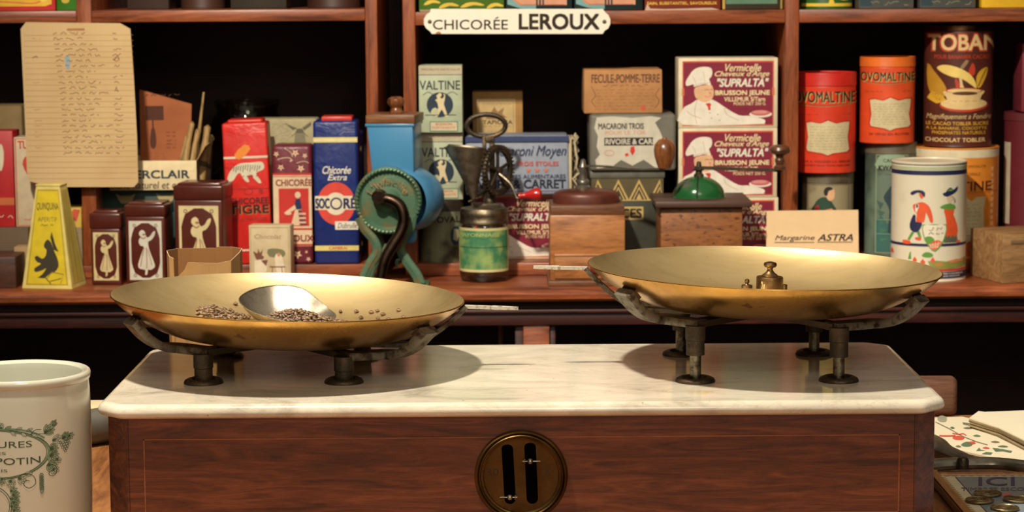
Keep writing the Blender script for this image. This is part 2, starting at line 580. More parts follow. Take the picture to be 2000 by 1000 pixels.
def cabinet(name, label, x0, x1, posts, shelf_t, shelf_b):
    t = thing(name, label, 'shelving', (0, STEP_D, 0))
    def part(nm, *a, mat=M_red, bev=.0015):
        q = MB(); q.box(*a, mat, bev); return q.build(nm, t)
    for a, c in posts:
        part('upright', a, c, 0, BD, STEPZ - 0.0, ztop - .02, mat=M_redv)
    bounds = [p for ac in posts for p in ac]
    edges = ([x0] if posts[0][0] > x0 + .001 else []) + bounds + ([x1] if posts[-1][1] < x1 - .001 else [])
    if posts[0][0] <= x0 + .001: edges = edges[1:]
    if posts[-1][1] >= x1 - .001: edges = edges[:-1]
    for i in range(0, len(edges) - 1, 2):
        part('shelf', edges[i], edges[i + 1], 0.0005, BD - .001, shelf_b, shelf_t)
    part('bottom_board', x0, x1, 0, BD, LEDGE + .0005, STEPZ)
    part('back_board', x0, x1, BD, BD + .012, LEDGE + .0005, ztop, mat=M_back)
    part('top_board', x0, x1, 0, BD, ztop - .02, ztop)
    return t


xd0, xd1 = X(161, 450), X(190, 450)
cabinet('wall_cupboard', 'red-brown open shelving on the left with the handwritten price list hanging in it', xl, x735,
        [(xl, xl + .018), (xd0, xd1), (x712, x735)], ub_t, ub_b)
cabinet('wall_cupboard', 'red-brown open shelving on the right with the white enamel sign on its upper shelf', x787, xr,
        [(x787, x811), (x1533, x1560), (xr - .018, xr)], uc_t, uc_b)
# the dark gap between the two shelvings is closed by a board far back
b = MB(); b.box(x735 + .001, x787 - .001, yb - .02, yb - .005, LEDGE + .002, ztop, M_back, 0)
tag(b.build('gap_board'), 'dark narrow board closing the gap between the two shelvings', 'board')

# lower counter of the cupboard: ledge with rounded nose, mouldings, apron, openings
t = thing('back_counter', 'dark red-brown counter with rounded front edge below the shelving', 'counter', (0, NOSE_D, 0))
zn = W(1000, 590, NOSE_D - .004).z
th = LEDGE - zn
pf = [(0, 0)]
prof = [(.14, LEDGE), (.010, LEDGE), (.004, LEDGE - .0012), (0, LEDGE - .004), (-.0035, LEDGE - th * .45), (-.003, LEDGE - th * .8), (0.001, zn), (.14, zn)]
n = len(prof)
b = MB()
vv = [(xl, y, z) for y, z in prof] + [(xr, y, z) for y, z in prof]
b.add(vv, [[i, (i + 1) % n, (i + 1) % n + n, i + n] for i in range(n)] + [list(range(n)), [i + n for i in range(n)]], M_red, None, True)
b.box(xl, xr, .14, STEP_D + BD - NOSE_D + .01, LEDGE - th, LEDGE, M_red, 0)
b.build('worktop', t)
b = MB()
def zz(py, d=NOSE_D + .02): return W(1000, py, d).z
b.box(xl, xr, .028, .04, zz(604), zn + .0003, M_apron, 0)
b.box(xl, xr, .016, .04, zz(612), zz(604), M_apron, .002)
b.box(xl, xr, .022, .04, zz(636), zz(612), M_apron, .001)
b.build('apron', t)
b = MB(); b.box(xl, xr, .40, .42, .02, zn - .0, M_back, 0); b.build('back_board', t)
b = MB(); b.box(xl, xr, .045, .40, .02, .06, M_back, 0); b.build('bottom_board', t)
for a, c, mt_, dd in ((1022, 1073, M_red, .026), (1073, 1085, M_apron, .034), (1006, 1022, M_apron, .034)):
    b = MB(); b.box(X(a, 650, NOSE_D + dd), X(c, 650, NOSE_D + dd), dd, .06, 0, zz(636) + .001, mt_, .001)
    b.build('stile', t)
b = MB(); b.box(X(973, 650, 3.45), X(983, 650, 3.45), .17, .19, .06, zz(636) - .002, M_redv, .001); b.build('divider', t)
for a in (xl + .05, xr - .08):
    b = MB(); b.box(a, a + .06, .03, .06, 0, zz(636) - .001, M_apron, .001); b.build('stile', t)

# ------------------------------------------------------------ the balance
DF = H(1000, 788, MT).y; DR = H(1000, 671, MT).y
CY = (DF + DR) / 2; HY = (DR - DF) / 2
XL = H(188, 787, MT).x; XR = H(1857, 784, MT).x
BX = (XL + XR) / 2; HX = (XR - XL) / 2
mz = MT - W(1000, 815, DF + .002).z
M_marble, nt, bs = nodes('veined_marble')
n1 = noise(nt, 9, 8, sc=(1, 2.2, 2), rough=.62, dist=1.0)
r1 = ramp(nt, n1.outputs['Fac'], [(.30, S((164, 158, 142))), (.42, S((208, 201, 182))), (.60, S((230, 223, 204))), (.78, S((216, 205, 178)))])
n2 = noise(nt, 5, 6, sc=(1, 3, 2), rough=.7, dist=2.0)
r2 = ramp(nt, n2.outputs['Fac'], [(.485, (1, 1, 1)), (.5, (.86, .85, .82)), (.515, (1, 1, 1))])
n3 = noise(nt, 160, 2); r3 = ramp(nt, n3.outputs['Fac'], [(.20, (.35, .28, .18)), (.26, (1, 1, 1))])
n4 = noise(nt, 26, 3); r4 = ramp(nt, n4.outputs['Fac'], [(.66, (1, 1, 1)), (.8, (1.0, .86, .60))])
cur = r1.outputs[0]
for r_ in (r2, r3, r4):
    mx = nt.nodes.new('ShaderNodeMix'); mx.data_type = 'RGBA'; mx.blend_type = 'MULTIPLY'; mx.inputs[0].default_value = 1
    nt.links.new(cur, mx.inputs[6]); nt.links.new(r_.outputs[0], mx.inputs[7]); cur = mx.outputs[2]
nt.links.new(cur, bs.inputs['Base Color']); bs.inputs['Roughness'].default_value = .13
bs.inputs['Specular IOR Level'].default_value = .6
nb = noise(nt, 12, 3); bump(nt, bs, nb.outputs['Fac'], .03, .0006)

bal = thing('balance_scale', 'antique shop balance of mahogany and marble with two round brass pans', 'scale', (BX, CY, TZ))
ZM = MT - TZ; zu = ZM - mz


def octo(a, b, c, r=.003):
    """outline of a rectangle with cut corners"""
    base = [(-a + c, -b), (a - c, -b), (a, -b + c), (a, b - c), (a - c, b), (-a + c, b), (-a, b - c), (-a, -b + c)]
    out = []
    for i, p in enumerate(base):
        q0 = base[i - 1]; q1 = base[(i + 1) % 8]
        for q, e in ((q0, 0), (q1, 1)):
            d = Vector(q) - Vector(p); d.normalize(); out.append(tuple(Vector(p) + d * r))
        # a mid point softens the corner
        k = len(out); mid = (Vector(out[-1]) + Vector(out[-2])) / 2 * .55 + Vector(p) * .45
        out.insert(k - 1, tuple(mid))
    return out


b = MB()
R_ = .0062
rings = [(.0062, 0)] + [(R_ * (1 - math.sin(a)), -R_ * (1 - math.cos(a))) for a in (.35, .7, 1.05, 1.4)] + [(0, -mz * .62), (.0008, -mz * .8), (.003, -mz * .95), (.005, -mz)]
vv = []; ff = []
for o, z in rings:
    vv += [(x, y, ZM + z) for x, y in octo(HX - o, HY - o, .0175 - o * .4, .003)]
k = 24
for j in range(len(rings) - 1):
    for i in range(k): ff.append([j * k + i, j * k + (i + 1) % k, (j + 1) * k + (i + 1) % k, (j + 1) * k + i])
ff.append(list(range(k))); ff.append([(len(rings) - 1) * k + i for i in range(k)])
b.add(vv, ff, M_marble, None, True)
b.build('marble_slab', bal, ang=60)

# wooden case
o_ = .0068
cx_, cy_, cc = HX - o_, HY - o_, .0165
b = MB()
oc = octo(cx_, cy_, cc, .0006)
b.add([(x, y, z) for z in (.012, zu - .0002) for x, y in oc],
      [[i, (i + 1) % 24, (i + 1) % 24 + 24, i + 24] for i in range(24)] + [list(range(24)), list(range(24, 48))], M_base)
b.build('case', bal)
b = MB(); oc2 = octo(cx_ + .003, cy_ + .003, cc, .0006)
b.add([(x, y, z) for z in (.004, .0125) for x, y in oc2],
      [[i, (i + 1) % 24, (i + 1) % 24 + 24, i + 24] for i in range(24)] + [list(range(24)), list(range(24, 48))], M_base)
b.build('plinth', bal)
for sx in (-1, 1):
    for sy in (-1, 1):
        b = MB(); b.lathe([(0, 0), (.012, 0), (.013, .002), (.012, .0042), (0, .0042)], M_iron, 24); ft = b.build('foot', bal, (sx * (HX - .05), sy * (HY - .04), 0))
# stile lines at the cut corners + inlay stringing on the front
FY = -cy_
b = MB()
M_inlay = wood('pale_inlay', (120, 66, 36), (152, 88, 50), (168, 102, 60), sc=(2, 20, 20), rough=.4)
M_groove = flat((24, 9, 6), .7)
ix0 = W(281, 900, DF + .0068).x - BX; ix1 = W(1757, 900, DF + .0068).x - BX
iz = W(1000, 853, DF + .0068).z - TZ; ib = .024
for (a0, a1, c0, c1) in ((ix0, ix1, iz - .0008, iz), (ix0, ix1, ib, ib + .0008), (ix0, ix0 + .0008, ib, iz), (ix1 - .0008, ix1, ib, iz)):
    b.box(a0, a1, FY - .0004, FY + .001, c0, c1, M_inlay, 0)
b.build('inlay', bal)
for gx in (-cx_ + cc + .0008, cx_ - cc - .0016):
    b = MB(); b.box(gx, gx + .0005, FY - .00012, FY + .001, .013, zu - .001, M_groove, 0)
    b.build('corner_joint', bal)

# brass dial
dx = W(1018, 930, DF + .004).x - BX; dz = W(1018, 930, DF + .004).z - TZ
MD = Matrix.Translation((dx, FY, dz)) @ Matrix.Rotation(PI / 2, 4, 'X')
R1 = 93 * (DF) / FP
b = MB()
b.lathe([(R1, -.0005), (R1, .0020), (R1 * .985, .0034), (R1 * .955, .0042), (R1 * .93, .0036), (R1 * .915, .0028), (R1 * .905, .0040), (R1 * .885, .0046), (R1 * .865, .0040),
         (R1 * .855, .0024), (R1 * .84, .0024), (R1 * .83, .0032), (R1 * .815, .0030), (R1 * .80, .0010), (R1 * .80, -.0005)], M_bronze, 96, MD)
dial = b.build('dial_ring', bal)
def slotpath(xc, w_, h0, h1, n=8, tilt=0):
    p = []
    for i in range(n + 1):
        a = PI * i / n; p.append((xc + tilt + w_ * math.cos(a), h1 - w_ + w_ * math.sin(a) * .7))
    for i in range(n + 1):
        a = PI + PI * i / n; p.append((xc - tilt + w_ * math.cos(a), h0 + w_ + w_ * math.sin(a)))
    return p
M_plate = metal('brown_bronze_plate', (100, 76, 42), .5, (70, 50, 28), .4, .7, 35, .1)
b = MB()
# plate with two slots: built by tessellating disc with holes
disc = [(R1 * .803 * math.cos(2 * PI * i / 72), R1 * .803 * math.sin(2 * PI * i / 72)) for i in range(72)]
sc_ = DF / FP
h1 = slotpath((993 - 1018) * sc_, 11.5 * sc_, -58 * sc_, 67 * sc_, tilt=-2.5 * sc_)
h2 = slotpath((1038 - 1018) * sc_, 11.5 * sc_, -58 * sc_, 70 * sc_, tilt=-2 * sc_)
loops = [disc, h1[::-1], h2[::-1]]
allp = [p for l in loops for p in l]
tri = tessellate_polygon([[Vector((x, z, 0)) for x, z in l] for l in loops])
b.add([(x + dx, FY - .0008, z + dz) for x, z in allp], [list(q) for q in tri], M_plate)
o2 = 0
for l in loops[1:]:
    n = len(l)
    b.add([(x + dx, FY - .0008, z + dz) for x, z in l] + [(x + dx, FY + .0002, z + dz) for x, z in l], [[i, (i + 1) % n, (i + 1) % n + n, i + n] for i in range(n)], M_bronze)
P = on_flat(b, 1, 1, (dx, FY - .0008, dz), (sc_, 0, 0), (0, 0, sc_)); P.fn = lambda u, v, o: Vector((dx + u * sc_, FY - .0008 - o, dz - v * sc_)); P.r = (0, 0, 1, 1)
M_etch = flat((44, 32, 18), .6)
P.text('30', -68, -14, -45, 0, M_etch, 1); P.text('K', 48, -14, 60, -1, M_etch, 1)
b.build('dial_plate', bal)
M_pit = flat((6, 4, 3), 1.0, .1); M_pit.node_tree.nodes['Principled BSDF'].inputs['Specular IOR Level'].default_value = 0
b = MB(); b.lathe([(0, .0004), (R1 * .8, .0004)], M_pit, 48, MD); b.build('dial_slot_dark', bal)  # black disc painted in as the dark hollow behind the slots
for (px, py, s_) in ((995, 973, -1), (1036, 900, 1)):
    c = Vector((dx + (px - 1018) * sc_, FY - .003, dz - (py - 930) * sc_))
    b = MB(); b.tube([c + Vector((-15 * s_ * sc_, 0, 0)), c + Vector((20 * s_ * sc_, 0, 0))], .0005, M_rod, 8)
    b.lathe([(0, -.0022), (.0016, -.0016), (.0022, 0), (.0016, .0016), (0, .0022)], M_rod, 20, Matrix.Translation(c))
    a = c + Vector((-15 * s_ * sc_, 0, 0))
    b.tube([a + Vector((.002 * s_, 0, .0015)), a, a + Vector((.002 * s_, 0, -.0015))], .0004, M_rod, 6)
    b.box(c.x + s_ * 14 * sc_ - .0015, c.x + s_ * 14 * sc_ + .0015, c.y, FY + .0002, c.z - .0004, c.z + .0004, M_rod, 0)
    b.build('balance_pin', bal)

# cradles, columns and pans
PAN_R = 345 * 1.885 / FP
PD = .0295
PPROF = [(0, 0), (.045, .0001), (.070, .0008), (.090, .0035), (.105, .0085), (.118, .0152), (.128, .0215), (.1355, .0275), (.1405, .0330)]
PPROF = [(r * PAN_R / .1405, z) for r, z in PPROF]


def pan_z(r):
    for (r0, z0), (r1, z1) in zip(PPROF, PPROF[1:]):
        if r <= r1: return z0 + (z1 - z0) * (r - r0) / (r1 - r0)
    return PPROF[-1][1]


def pan_side(name, px, py, tilt, side, cols, tips):
    """side: +1 the needle points right"""
    c = W(px, py, 1.885); rimz = c.z - TZ
    lx = c.x - BX; ly = 1.885 - CY
    botz = rimz - .033
    # pan
    Mp = Matrix.Translation((lx, ly, botz)) @ Matrix.Rotation(math.radians(tilt), 4, 'Y')
    pr = spline([(r, z) for r, z in PPROF], 4, False)
    b = MB(); b.lathe([(r, z + .0008) for r, z in pr] + [(PAN_R, .0334)], M_brass_in, 160)
    b.lathe([(r + .0004, z) for r, z in pr] + [(PAN_R + .0010, .0330), (PAN_R + .0009, .0334), (PAN_R, .0334)], M_brass_out, 160)
    pan = b.build('pan', bal); pan.matrix_local = Mp
    # columns
    zc = botz - .0035
    for (qx, qy) in cols:
        g = H(qx, qy, MT); gx, gy = g.x - BX, g.y - CY
        tz_ = zc + math.tan(-math.radians(tilt)) * (gx - lx) * .6
        b = MB(); b.lathe([(.0045, ZM - .002), (.0045, tz_ - .001)], M_rod, 24, Matrix.Translation((gx, gy, 0)))
        b.build('column', bal)
        b = MB(); L = tz_ - ZM
        b.lathe([(.0048, L - .0235), (.0072, L - .0235), (.0072, L - .012), (.0078, L - .0115), (.0078, L - .0005), (0, L)], M_iron, 24, Matrix.Translation((gx, gy, ZM)))
        b.build('sleeve', bal)
        b = MB(); b.lathe([(.0155, 0), (.0155, .0012), (.0145, .0028), (.0118, .0040), (.0095, .0036), (.0088, .0008), (.0046, .0006)], M_bronze if False else M_iron, 48, Matrix.Translation((gx, gy, ZM)))
        b.build('collar', bal)
    # cradle: a frame under the pan with four flat upturned arms and the needle
    gs = [H(qx, qy, MT) for qx, qy in cols]
    x0 = min(g.x for g in gs) - BX; x1 = max(g.x for g in gs) - BX; y0 = gs[0].y - CY; y1 = gs[2].y - CY
    Mt = Matrix.Translation((lx, ly, botz)) @ Matrix.Rotation(math.radians(tilt), 4, 'Y') @ Matrix.Translation((-lx, -ly, -botz))
    cs = [(-1, -1), (1, -1), (1, 1), (-1, 1)]
    b = MB(); zf = zc + .0002
    for gx, gy in ((x0, y0), (x1, y0), (x0, y1), (x1, y1)):
        b.sweep([(gx, gy, zf), (lx, ly, zf)], [(a * .007, q * .0024) for a, q in cs], M_iron, Mt)
    b.lathe([(0, zf - .004), (.018, zf - .004), (.018, zf + .0026), (0, zf + .0026)], M_iron, 32, Mt @ Matrix.Translation((lx, ly, 0)))
    cr = b.build('cradle', bal)
    # flat upturned arms ending below the outside of the pan
    for sx in (-1, 1):
        for sy in (-1, 1):
            xs = x0 if sx < 0 else x1; ys = y0 if sy < 0 else y1
            a = math.atan2(sy * .066, sx * .112)
            pts = [(xs - sx * .006, ys, zf)]
            for rr, dz_ in ((.094, -.0040), (.106, -.0028), (.116, .0015), (.124, .0075), (.1305, .0145), (.1350, .0195)):
                pts.append((lx + rr * math.cos(a), ly + rr * math.sin(a), botz + dz_))
            pts = spline(pts, 4, False)
            n = len(pts)
            b = MB()
            scl = [(.0080 + .0022 * (i / n), .0030 + .0006 * (i / n)) for i in range(n)]
            b.sweep(pts, [(-.9, -1), (.9, -1), (1, -.6), (1, .6), (.9, 1), (-.9, 1), (-1, .6), (-1, -.6)], M_ironarm, Mt, False, scl)
            arm = b.build('arm', cr)
            b = MB(); q = Vector(pts[-1]); q2 = Vector(pts[-6]); rd = Vector((math.cos(a), math.sin(a), 0))
            b.sweep([q2 - rd * .0036 + Vector((0, 0, .0022)), q - rd * .0040 + Vector((0, 0, .0016))], [(k1 * .0092, k2 * .0016) for k1, k2 in cs], M_iron, Mt)
            b.build('pad', arm)
    # needle arm
    pts = [(lx + side * .02, ly, zf)]
    for rr, dz_ in ((.085, -.0035), (.104, -.0015), (.118, .0060), (.130, .0155), (.1385, .0232), (.1440, .0292)): pts.append((lx + side * rr, ly, botz + dz_))
    pts = spline(pts, 4, False); n = len(pts)
    b = MB(); b.sweep(pts, [(-1, -1), (1, -1), (1, 1), (-1, 1)], M_ironarm, Mt, False, [(.0065 - .0025 * i / n, .0018) for i in range(n)])
    b.build('needle_arm', cr)
    zt = botz + .0292
    out = [(.1425, -.0022), (.163, -.0026), (.1640, -.0018), (.1665, -.0036), (.174, -.0030), (.186, -.0005), (.186, .0005), (.174, .0030), (.1665, .0036), (.1640, .0018), (.163, .0026), (.1425, .0022)]
    b = MB(); n = len(out)
    vv = [(lx + side * r, ly + q, zt - .0013) for r, q in out] + [(lx + side * r, ly + q, zt + .0013) for r, q in out]
    tri = tessellate_polygon([[Vector((r, q, 0)) for r, q in out]])
    b.add(vv, [[i, (i + 1) % n, (i + 1) % n + n, i + n] for i in range(n)] + [list(q) for q in tri] + [[i + n for i in q] for q in tri], M_needle, Mt)
    b.build('needle', cr)
    return Matrix.Translation((BX, CY, TZ)) @ Mp


PL = pan_side('left', 560, 579, 2.2, 1, [(398, 748), (672, 747), (440, 697), (708, 697)], None)
PRt = pan_side('right', 1490, 522, 1.6, -1, [(1358, 745), (1638, 744), (1330, 693), (1590, 692)], None)

# ------------------------------------------------------------ packets, tins and mills on the shelves
cream = flat((232, 222, 192)); white = flat((236, 230, 210)); ink = flat((34, 28, 26)); navy = flat((26, 38, 84)); red = flat((216, 48, 36))
maroon = flat((134, 30, 56), .45); gold = flat((206, 178, 104), .4); skin = flat((232, 184, 140)); brown = flat((92, 48, 30)); paper = flat((208, 176, 126), .8)


def chef(P, T, l=2):
    """a smiling cook in a tall white hat holding out a plate"""
    W_ = flat((240, 232, 214)); ln = flat((176, 130, 110)); pk = flat((206, 110, 110))
    P.poly([(135, 365), (134, 292), (172, 268), (212, 246), (275, 250), (335, 286), (400, 322), (455, 325), (520, 342), (522, 360), (490, 364)], W_, l, 3)
    P.poly([(194, 192), (188, 222), (197, 243), (214, 254), (238, 262), (262, 254), (277, 238), (281, 214), (276, 196), (262, 180)], skin, l + 1, 3)
    P.poly([(185, 190), (183, 178), (152, 186), (147, 166), (163, 138), (180, 116), (204, 102), (238, 98), (266, 104), (273, 124), (268, 144), (258, 156), (266, 182), (238, 178), (210, 184)], W_, l + 2, 3)
    P.line([(186, 186), (215, 176), (262, 172)], 1.6, ln, l + 3, 4); P.line([(178, 140), (190, 160), (194, 176)], 1.4, ln, l + 3, 4); P.line([(228, 120), (236, 150), (238, 170)], 1.4, ln, l + 3, 4)
    P.line([(238, 206), (250, 202), (258, 206)], 2.2, brown, l + 2, 3); P.line([(262, 204), (270, 202), (276, 206)], 2.2, brown, l + 2, 3)
    P.line([(236, 232), (252, 238), (270, 228)], 2.2, pk, l + 2, 3); P.poly([(258, 212), (270, 222), (260, 224)], pk, l + 2)
    P.line([(205, 240), (190, 300), (200, 362)], 1.5, ln, l + 1, 4); P.line([(330, 288), (345, 320), (400, 346)], 1.5, ln, l + 1, 4)
    P.line([(150, 300), (175, 320), (220, 335)], 1.5, ln, l + 1, 4)
    P.poly([(240, 268), (262, 264), (270, 276), (252, 282)], red, l + 1); P.poly([(252, 280), (264, 278), (266, 296), (254, 298)], red, l + 1)
    for x, y in ((262, 310), (300, 318), (270, 335), (308, 345)): P.ell(x, y, 3, 3, ln, l + 1, 8)
    P.ell(504, 318, 54, 15, W_, l, 24); P.ell(504, 312, 46, 13, pk, l + 1, 24); P.ell(500, 308, 36, 8, flat((226, 150, 140)), l + 2, 18)


def vermicelli(x0, x1, yt, yb_, d, zb, label):
    p = Pack(x0, x1, yt, d, .07, flat((226, 214, 180)), zb=zb, yb=yb_, bev=.0012)
    P = p.P.ref(112, 58, 585, 380)
    T = flat((240, 222, 170))
    P.rect(131, 72, 566, 371, flat((214, 84, 50)), 1); P.rect(137, 79, 560, 365, maroon, 2)
    chef(P, T, 3)
    P.text('Vermicelle', 335, 86, 505, 120, T, 3, .012, .35); P.text("Cheveux d'Ange", 285, 118, 545, 150, T, 3, .012, .35)
    P.text('"SUPRALTA"', 298, 153, 541, 190, white, 3, .03, .25)
    P.text('BRUSSON JEUNE', 288, 208, 546, 235, T, 3, .03); P.text('VILLEMUR S/Tarn', 330, 238, 525, 258, T, 3, .02)
    P.text('POIDS NET 250 G.', 375, 262, 530, 276, T, 3, .01)
    for s_ in (-1, 1):
        for k_ in range(4):
            xx = 349 + s_ * 205; P.ell(xx + s_ * 10, 200 + k_ * 9, 7, 5, flat((222, 120, 70)), 3, 8)
    return p.done('vermicelli_box', label, 'box', 'magenta boxes of vermicelli')


d0 = 3.44
v3 = vermicelli(1328, 1520, 386, 487, d0, STEPZ, 'magenta vermicelli box with a cook, lowest of the three stacked ones, behind the green-domed mill')
v2 = vermicelli(1325, 1518, 250, 380, d0, v3.top + .0003, 'magenta vermicelli box with a cook, middle of three, crossed by a coffee mill crank')
v1 = vermicelli(1325, 1519, 113, 245, d0, v2.top + .0003, 'magenta vermicelli box with a cook, topmost of the three, fully in view')
v4 = vermicelli(920, 1112, 379, 505, 3.47, STEPZ, 'magenta vermicelli box under the blue macaroni packet, behind the red-handled beater')

# macaroni packet
p = Pack(908, 1112, 266, 3.45, .09, flat((150, 160, 176), .5), zb=v4.top + .0003, yb=378, bev=.004, seg=3, taper=(.985, .93))
P = p.P.ref(126, 235, 655, 520)
bl = flat((52, 66, 110)); rd = flat((210, 80, 60)); dk = flat((44, 56, 92))
P.rect(128, 236, 654, 262, bl, 1)
P.text('Macaroni Moyen', 262, 280, 640, 345, dk, 2, .0, .35)
P.text('TROIS ETOILES', 385, 357, 600, 378, rd, 2, .01)
for x in (448, 492, 537):
    P.poly([(x + (14 if i % 2 == 0 else 6) * math.sin(i * PI / 5), 400 - (14 if i % 2 == 0 else 6) * math.cos(i * PI / 5)) for i in range(10)], flat((222, 120, 80)), 2)
P.text('PATES ALIMENTAIRES', 322, 421, 636, 440, dk, 2, .01)
P.text('RIVOIRE & CARRET', 146, 446, 636, 488, flat((30, 36, 60)), 2, .03)
P.rect(128, 500, 654, 503, dk, 1)
p.asthing('macaroni_packet', 'grey-blue paper macaroni packet with torn crumpled end, on a magenta box', 'packet')
# torn end
b = MB(); rnd = random.Random(4)
for k_ in range(5):
    yy = .008 + k_ * .016; pts = []
    for i in range(9):
        pts.append((p.w / 2 + .002 + .009 * abs(math.sin(i * 1.7 + k_)) + rnd.uniform(0, .004), yy + rnd.uniform(-.006, .006), p.h * (i / 8) * .96 + .001))
    b.sweep(pts, [(-.006, -.0012), (.006, -.0012), (.006, .0012), (-.006, .0012)], flat((198, 184, 150), .8), None, False, [rnd.uniform(.6, 1.2) for _ in pts], up=(1, 0, 0))
b.box(p.w / 2 - .001, p.w / 2 + .004, .004, p.depth - .004, .001, p.h - .004, flat((198, 184, 150), .8), .002)
b.build('torn_end', p.t)

# tapioca box behind, standing on a carton
pc = Pack(915, 1020, 262, 3.575, .07, flat((120, 86, 50), .8), zb=STEPZ, yb=500)
pc.done('brown_carton', 'plain brown carton hidden low behind the beater jar, under the tapioca box', 'box')
p = Pack(923, 1021, 179, 3.575, .06, flat((176, 134, 74), .7), zb=pc.top + .0003, yb=262)
P = p.P.ref(168, 0, 425, 225)
P.rect(190, 38, 388, 225, flat((204, 176, 120)), 1); P.frame(200, 48, 378, 222, 2, flat((150, 112, 66)), 2)
P.text('TAPIOCA', 220, 152, 372, 173, flat((80, 54, 34)), 2, .02)
P.scribble(222, 66, 365, 3, 1.5, flat((120, 86, 52)), 2, 3, 1); P.scribble(222, 184, 365, 3, 1.5, flat((120, 86, 52)), 2, 3, 2); P.scribble(240, 210, 350, 3, 1.5, flat((120, 86, 52)), 2, 3, 3)
P.poly([(232, 145), (262, 110), (280, 80), (296, 108), (330, 84), (320, 118), (345, 140), (300, 132), (280, 146)], flat((150, 116, 72)), 2)
p.done('tapioca_box', 'ochre-edged tapioca box standing upright in the dark, behind the beater handle', 'box')

# starch box, grey tin, patterned tin (stack)
p0 = Pack(1155, 1296, 348, 3.42 + .015, .12, worn('dark_olive_tin', (66, 70, 58), (48, 46, 36), .5, .7, 20), zb=STEPZ, yb=512, bev=.002)
P = p0.P.ref(245, 535, 552, 895); go = flat((204, 174, 104)); dg = flat((58, 60, 50)); bk = flat((40, 38, 32))
P.rect(246, 536, 551, 628, flat((92, 82, 52)), 1)
for k_ in range(4):
    x = 258 + k_ * 88 - 30
    for j, (mm, t_) in enumerate(((go, 88), (bk, 70), (go, 56), (dg, 44), (go, 26))):
        P.poly([(max(247, min(550, x + 44 - t_ / 2)), 628), (max(247, min(550, x + 44)), 540 + (88 - t_) * .95), (max(247, min(550, x + 44 + t_ / 2)), 628)], mm, 2 + j)
P.rect(246, 628, 551, 633, go, 2)
P.rect(300, 658, 466, 715, go, 1); P.text('EPICES', 306, 668, 458, 706, bk, 2, .035)
p0.asthing('spice_tin', 'dark green tin with gold zigzag band, under the worn grey macaroni tin', 'tin')
b = MB(); b.box(-p0.w / 2 - .002, p0.w / 2 + .002, -.002, p0.depth + .002, p0.h, p0.h + .011, worn('grey_tin_lid', (106, 104, 92), (70, 66, 54), .5, .7, 25), .002); b.build('lid', p0.t)
p1 = Pack(1152, 1320, 223, 3.425, .12, worn('worn_grey_tin', (118, 116, 104), (76, 72, 62), .5, .7, 16, .5), zb=p0.top + .0115, yb=330, bev=.005, seg=3)
P = p1.P.ref(232, 268, 612, 482); wt = flat((210, 204, 184))
P.poly([(262, 280), (330, 276), (420, 282), (500, 276), (548, 282), (520, 300), (540, 330), (560, 370), (570, 420), (600, 450), (590, 472), (520, 470), (470, 440), (420, 462), (370, 440), (330, 466), (262, 472), (256, 440), (276, 420), (262, 390), (268, 350), (252, 320)], wt, 1)
P.text('MACARONI TROIS', 270, 302, 470, 324, ink, 2, .02); P.text('POUR LE TOR', 300, 330, 480, 345, flat((216, 140, 120)), 2)
P.rect(296, 356, 512, 386, ink, 2); P.text('RIVOIRE & CARRET', 302, 361, 560, 381, wt, 3, .03)
P.poly([(412, 392), (428, 388), (432, 408), (420, 424), (410, 408)], red, 2); P.poly([(386, 418), (400, 414), (404, 424), (390, 428)], red, 2)
P.ring(318, 414, 22, 12, 3, flat((214, 150, 130)), 2)
p1.done('macaroni_tin', 'worn grey tin with flaking white label, under the kraft starch box', 'tin')
p2 = Pack(1140, 1294, 136, 3.44, .10, flat((186, 134, 84), .8), zb=p1.top + .0004, yb=222, bev=.002, taper=(.99, 1))
P = p2.P.ref(212, 80, 552, 268); bi = flat((104, 62, 40))
P.text('FECULE-POMME-TERRE', 246, 100, 540, 136, bi, 2, .015)
P.scribble(295, 148, 490, 4, 2, bi, 2, 4, 5)
for i, y in enumerate((166, 180, 194, 208, 222, 236, 250)): P.scribble(262 + (i % 2) * 8, y, 520, 1.6, 1.2, flat((150, 100, 66)), 2, 4, 20 + i)
P.line([(244, 150), (262, 190), (246, 215), (264, 240)], 2.2, bi, 2, 4); P.line([(540, 160), (522, 190), (538, 215), (520, 245)], 2.2, bi, 2, 4)
P.ell(468, 245, 12, 14, flat((190, 90, 60)), 2, 12)
p2.done('starch_box', 'kraft brown potato starch carton topping the stack with the worn grey tin', 'box')


